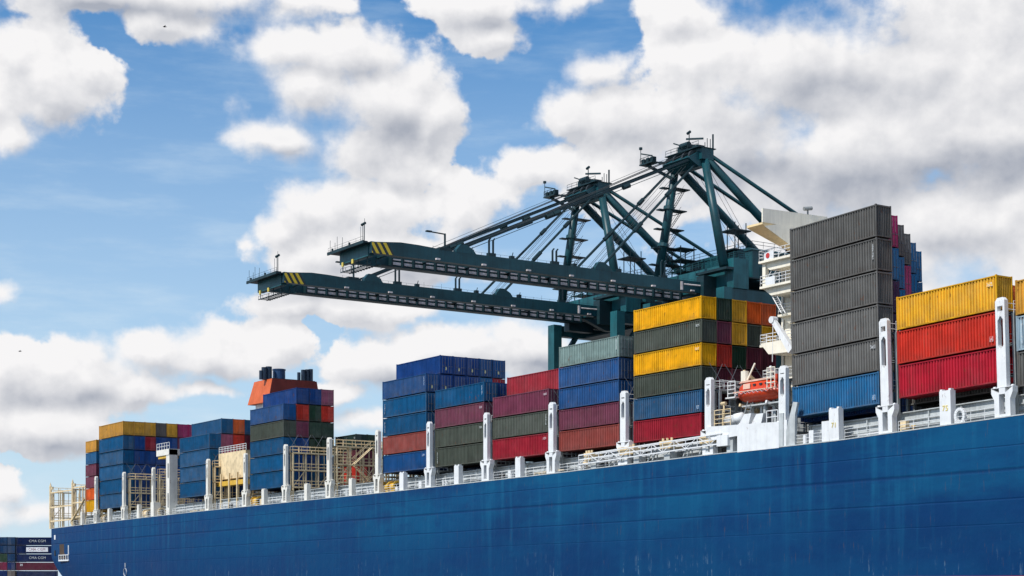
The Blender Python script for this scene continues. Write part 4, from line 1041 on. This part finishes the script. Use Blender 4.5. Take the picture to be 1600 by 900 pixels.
    m.beam((XC - ht - 3, AY - 4, AZ + .2), (XC - ht, AY - .6, AZ - 2.4), .5, .5); m.beam((XC - ht - 1, AY - 3, AZ + .3), (XC - ht, AY - 1, AZ + .3), .6, .4)
    part('apex_platform', m, TEALD, hd)
    m = M(); m.box(XC - 2.2, XC + .9, AY - 1.0, AY + 1.0, AZ + 1.45, AZ + 2.7); m.tube((XC - 1.2, AY - 1, AZ + 2.6), (XC + 1.0, AY - 1, AZ + 2.6), .5, 12); m.box(XC + 1.6, XC + 2.9, AY - .8, AY + .8, AZ + 1.45, AZ + 2.2)
    part('hoist_housing', m, TEALD, hd)
    m = M(); m.beam((XC - 3.2, AY - 1, AZ + 3.6), (XC - 1.0, AY, AZ + 2.6), .28, .2); m.beam((XC - .2, AY, AZ + 2.6), (XC - .2, AY, AZ + 5.0), .12); m.beam((XC - .6, AY - .3, AZ + 3.9), (XC + 2.8, AY + .6, AZ + 3.4), .24, .3); m.tube((XC - .7, AY, AZ + 4.9), (XC + .1, AY, AZ + 5.1), .24, 6)
    m.tube((XC - ht - 4, AY - 4.6, AZ + .4), (XC - ht - 4, AY - 4.6, AZ + 3.1), .06, 5); m.tube((XC - ht - 4, AY - 4.6, AZ + 3), (XC - ht - 4, AY - 4.6, AZ + 3.4), .3, 6)
    m.beam((XC - ht - 4, AY - 4.6, AZ + 2.3), (XC - ht - 2, AY - 3.6, AZ + 1.7), .22, .2)
    for x_, h_ in ((3.4, 2.6), (4.2, 2.2), (4.9, 3.0), (2.8, 1.9), (-4, 1.7)): m.tube((XC + x_, AY + 1, AZ + 1.3), (XC + x_, AY + 1, AZ + 1.3 + h_ * .8), .07 if h_ < 2.9 else .16, 5)
    part('davit_and_aerials', m, TEALD, hd)
    m = M()
    for t in (.30, .62):
        xl_ = hb + (ht - hb) * t; z_ = ZC + 53.5 + 19.3 * t; m.tube((XC - xl_, AY, z_), (XC - xl_ + .01, AY + .1, z_ + .6), 1.0, 12)
    part('leg_collar', m, TEAL, cr)
    # stair tower: platforms and flights up the far mast leg
    def onleg(z): t = (z - ZC - 53.5) / 21.5; return XC - (hb + (ht - hb) * t)
    zs = [ZC + v for v in (53.6, 56.4, 59.2, 62.4, 65.6, 69.2)]
    m = M()
    for i, z in enumerate(zs):
        x_ = onleg(z); m.box(x_ - .9, x_ + .9, AY + .4, AY + 3.6 + (1.2 if i < 2 else 0), z - .12, z + .05); m.box(x_ - .5, x_ + .5, AY - 2.2, AY - .7, z - .3, z - .1)
        m.beam((x_, AY + .3, z - 1.2), (x_, AY + 3.2, z - .15), .12)
    m.beam((onleg(zs[0]), AY + .9, zs[0]), (onleg(zs[-1]), AY + .9, zs[-1]), .1)
    lt = part1('leg_platforms', m, TEALD, cr)
    m = M()
    for a, b in zip(zs, zs[1:]):
        x_ = onleg(a); m.ladder((x_, AY + 1.0, a), (onleg(b), AY + 3.0, b), .7, (1,0,0), .05, .33)
        for d_ in (.9,): m.tube((x_, AY + 1.0, a + d_), (onleg(b), AY + 3.0, b + d_), .03, 4)
    m.ladder((onleg(zs[0]), AY + 1.0, zs[0]), (onleg(AZ), AY + 1.0, AZ), .5, (1,0,0), .035, .5)
    part('leg_stairs', m, CABLE, lt)
    m = M()
    for x_ in (XC - 7.6, XC - 5.2):
        for y_ in (AY + 2.2, AY + 5.2): m.beam((x_, y_, ZC + 51), (x_, y_, ZC + 59.5), .14)
    for z in (53, 55, 57, 59): m.box(XC - 8, XC - 4.9, AY + 1.8, AY + 5.6, ZC + z, ZC + z + .15)
    for z in (53, 55, 57): m.ladder((XC - 7.2, AY + 2.4, ZC + z), (XC - 5.4, AY + 5, ZC + z + 2), .7, (0,1,0), .05, .33)
    part('stair_tower', m, TEALD, cr)
    m = M(); xq, yq = XC + 3.2, AY + 7.5
    for x_ in (xq - 1, xq + 1):
        for y_ in (yq - 1, yq + 1.5): m.beam((x_, y_, ZC + 53), (x_, y_, ZC + 62.5), .13)
    for z in (57.6, 61.0): m.box(xq - 2, xq + 1.6, yq - 1.8, yq + 2.2, ZC + z, ZC + z + .2)
    part('aerial_tower', m, TEALD, cr)
    # portal
    for s in (-1, 1):
        for y_ in (185, 216):
            x_ = XC + s * 9.9; m = M(); m.box(x_ - 1.0, x_ + 1.0, y_ - .9, y_ + .9, 6.2, ZC + 49.6); lg = part('portal_leg', m, TEAL2, cr)
            m = M(); m.box(x_ - 2.6, x_ + 2.6, y_ - .8, y_ + .8, 4.9, 6.2)
            for d_ in (-1.8, -.6, .6, 1.8): m.tube((x_ + d_, y_ - .3, 4.45), (x_ + d_, y_ + .3, 4.45), .45, 12)
            part('bogie', m, TEALD, lg)
        x_ = XC + s * 9.9; m = M(); m.box(x_ - .9, x_ + .9, 185.9, 215.1, 18, 20.5); m.box(x_ - .8, x_ + .8, 185.9, 215.1, ZC + 47.5, ZC + 49.5); m.beam((x_, 186, 21), (x_, 215, ZC + 47), 1.0, 1.0)
        m.beam((x_, 186, ZC + 42), (x_, 190, ZC + 47.8), .8, .8)
        part('side_portal', m, TEAL, cr)
    m = M(); m.box(XC - 10.9, XC + 9.2, 186.8, 189.0, ZC + 50.4, ZC + 54.0); m.box(XC + 9.2, XC + 10.9, 186.2, 189.5, ZC + 49.6, ZC + 54.6); m.box(XC - 8.9, XC + 8.9, 184.2, 185.9, 17, 20); wb = part('waterside_beam', m, TEAL2, cr)
    m = M(); m.rail([(XC - 10, 186.7, ZC + 54.0), (XC + 10.8, 186.7, ZC + 54.6)], 1.05, 1.6, .04, 2); m.rail([(XC + 10.8, 186.3, ZC + 54.6), (XC + 10.8, 189.5, ZC + 54.6)], 1.05, 1.0, .04, 2); part('beam_railing', m, TEAL2, wb)
    m = M(); m.box(XC + 3, XC + 10.9, 184.6, 186.2, ZC + 52.6, ZC + 53.0)
    m.tube((XC + 5.2, 184.2, ZC + 51.4), (XC + 5.2, 188.4, ZC + 51.6), .2, 6)
    m.box(XC + 3.9, XC + 5.8, 184, 189.6, ZC + 47.8, ZC + 52.2); m.box(XC - 5.4, XC - 3.8, 184, 189.6, ZC + 47.8, ZC + 52.2)
    m.prism([(181, ZC + 48.6), (186, ZC + 46.8), (190, ZC + 46.8), (190, ZC + 49)], 'x', XC + 4.0, XC + 5.0)
    part('boom_hinge', m, TEALD, cr)
    m = M(); m.tube((n_ + .5, 180.5, zt - .6), (n_ + .5, 186.5, zt - .5), .13, 6); m.box(n_ + .45, n_ + .6, 179.8, 180.2, zb + .2, zt - .2); part('hinge_pipe', m, RAIL, cr)
    m = M(); m.box(XC - 4.9, XC - 3.9, 190, 243, ZC + 48.6, ZC + 51); m.box(XC + 3.9, XC + 4.9, 190, 243, ZC + 48.6, ZC + 51)
    for i in range(14): m.box(XC - 4, XC + 4, 191 + i * 3.8, 191.5 + i * 3.8, ZC + 49, ZC + 49.5)
    m.box(XC - 9, XC + 9, 214.6, 217.4, ZC + 47.6, ZC + 51); part('backreach_girder', m, TEAL, cr)
    m = M(); m.box(XC - 10.2, XC + 8.4, 192.6, 210, ZC + 51.8, ZC + 57.0); m.prism([(-10.4 + XC, ZC + 57.0), (XC + 8.6, ZC + 57.0), (XC + 7.5, ZC + 57.5), (XC - 9.3, ZC + 57.5)], 'y', 192.4, 210.2); mh = part('machinery_house', m, TEAL, cr)
    m = M(); m.rail([(XC - 10, 192.5, ZC + 57.4), (XC + 8.4, 192.5, ZC + 57.4), (XC + 8.4, 210, ZC + 57.4)], 1.1, 2.2, .04, 1)
    m.rail([(XC - 10, 190.2, ZC + 51.9), (XC + 10, 190.2, ZC + 51.9)], 1.1, 2.2, .04, 1); part('house_railing', m, TEALD, mh)
    m = M(); m.box(XC + 8.4, XC + 8.5, 194.2, 195.4, ZC + 52, ZC + 54.2); m.box(XC + 8.42, XC + 8.46, 199, 201, ZC + 54, ZC + 55.4)
    for i in range(4): m.box(XC - 8 + i * 4, XC - 6.8 + i * 4, 192.52, 192.6, ZC + 53.6, ZC + 55)
    part('house_louvres', m, TEALD, mh)
    m = M()
    for i in range(5): m.box(XC - 7 + i * 3.2, XC - 5.8 + i * 3.2, 190.0, 191.6, ZC + 51.8, ZC + 52.9)
    m.box(XC - 9, XC + 10.6, 189.6, 192.6, ZC + 51.6, ZC + 51.8); m.tube((XC - 6, 190.5, ZC + 54.4), (XC + 5, 190.5, ZC + 54.6), .25, 6)
    part('winch_deck', m, TEALD, cr)
    m = M(); m.box(XC - 7, XC + 10.5, 190, 240, ZC + 47.2, ZC + 47.5)
    for i in range(9): m.box(XC + 8.8, XC + 10.6, 196 + i * 4, 197.2 + i * 4, ZC + 47.5, ZC + 49.5)
    m.rail([(XC + 10.4, 190, ZC + 47.5), (XC + 10.4, 240, ZC + 47.5)], 1.1, 2.0, .05, 2); part('under_gallery', m, TEALD, cr)
    return cr
near_crane = crane_parts('nearer teal gantry crane, right one, its apex highest and its boom upper of the pair')
def copy_tree(o, parent=None):
    c = o.copy(); link(c)
    if parent is not None: c.parent = parent
    for ch in list(o.children): copy_tree(ch, c)
    return c
far_crane = copy_tree(near_crane); far_crane.location.x -= 29.4
far_crane['label'] = 'farther teal gantry crane, left one, its boom tip reaching lowest and furthest left'

# ---------------------------------------------------------------- containers stacked on the quay past the stern
ang = math.atan2(RIGHT.y, RIGHT.x); YD = 527.0
def yard(px, py_bottom, code, label, width_px, end=False, text=None, tcol=LGREY, panel=False):
    lat = (px - HX) / F * YD; z = ZC + (HY - py_bottom) * YD / F
    L = width_px * YD / F; c = FWD * YD + RIGHT * lat
    if not end:
        ct = container(0, L, 0, 0, 2.3, 2.5, code, label, 'containers stacked on the quay beyond the stern', bars=False, rz=ang, centre=(c.x, c.y, z))
        if text:
            me = text_mesh(text, 1.1); me.materials.clear(); me.materials.append(tcol)
            t = link(bpy.data.objects.new('lettering', me)); t.parent = ct; t.location = (.3, -CW / 2 - .03, CH / 2 + .05); t.rotation_euler = (R(90), 0, 0)
            if panel:
                b = M(); b.box(-3.1, 3.7, -CW/2 - .012, -CW/2 + .01, .62, 2.05); pn = link(bpy.data.objects.new('logo_panel', mesh('logo_panel', b, WTXT))); pn.parent = ct
                t.location = (0.25, -CW/2 - .03, CH/2 + .05)
    else:
        off = FWD * 6
        ct = container(0, 12.19, 0, 0, L, 2.5, code, label, 'containers stacked on the quay beyond the stern', bars=False, rz=ang + R(-90), centre=(c.x + off.x, c.y + off.y, z))
    return ct
rowsR = [('J', 'top', 'CMA CGM', False), ('J', 'second from top', 'CMA CGM', True), ('J', 'third from top', 'CMA CGM', False), ('X', 'fourth from top', None, False), ('J', 'fifth from top', None, False), ('R', 'sixth from top', None, False)]
for i, (cd, nm, tx, pn) in enumerate(rowsR):
    ct = yard(58 + (0 if i % 2 else .6), 839 + 13.1 * (i + 1), cd, f"{COL[cd][1]} container broadside on the quay left of the stern, {nm}", 61, text=tx, panel=pn, tcol=LGREY if not pn else mat('navy and red logo paint', (.22,.03,.06), .5))
    if cd == 'X':
        me = text_mesh('30', .9); me.materials.clear(); me.materials.append(WTXT); t = link(bpy.data.objects.new('lettering', me)); t.parent = ct; t.location = (-4.6, -CW/2 - .03, 1.75); t.rotation_euler = (R(90), 0, 0)
for j, (px, codes) in enumerate(((17.6, 'IIIJT'), (5.2, 'IIDXJ'), (-7.4, 'IJJXI'))):
    for i, cd in enumerate(codes):
        cn = ['second quay column left of the stern', 'third quay column left of the stern', 'quay column cut by the left edge'][j]
        yard(px, 838.5 + 13.1 * (i + 1), cd, f"{COL[cd][1]} container end, {['top','second down','third down','fourth down','fifth down'][i]}, {cn}", 12.0, end=True)
# ---------------------------------------------------------------- two gulls far up in the sky
for px, py, Y, lb in ((257, 42, 170, 'tiny dark bird gliding high under the upper left cloud'), (31, 549, 210, 'tiny dark bird gliding low at the far left of the sky')):
    c = FWD * Y + RIGHT * ((px - HX) / F * Y); z = ZC + (HY - py) * Y / F; m = M()
    m.add([(c.x - .06, c.y - .18, z), (c.x + .06, c.y - .18, z), (c.x, c.y + .3, z + .05), (c.x, c.y, z + .09), (c.x, c.y, z - .06),
           (c.x - .28, c.y, z + .12), (c.x - .6, c.y - .1, z + .02), (c.x + .28, c.y, z + .12), (c.x + .6, c.y - .1, z + .02), (c.x, c.y - .08, z + .05), (c.x, c.y + .1, z + .05)],
          [(0,4,3),(1,3,4),(0,3,2),(1,2,3),(0,2,4),(1,4,2),(9,5,10),(9,6,5),(9,10,7),(9,7,8)])
    single('bird', lb, 'bird', m, DARK)
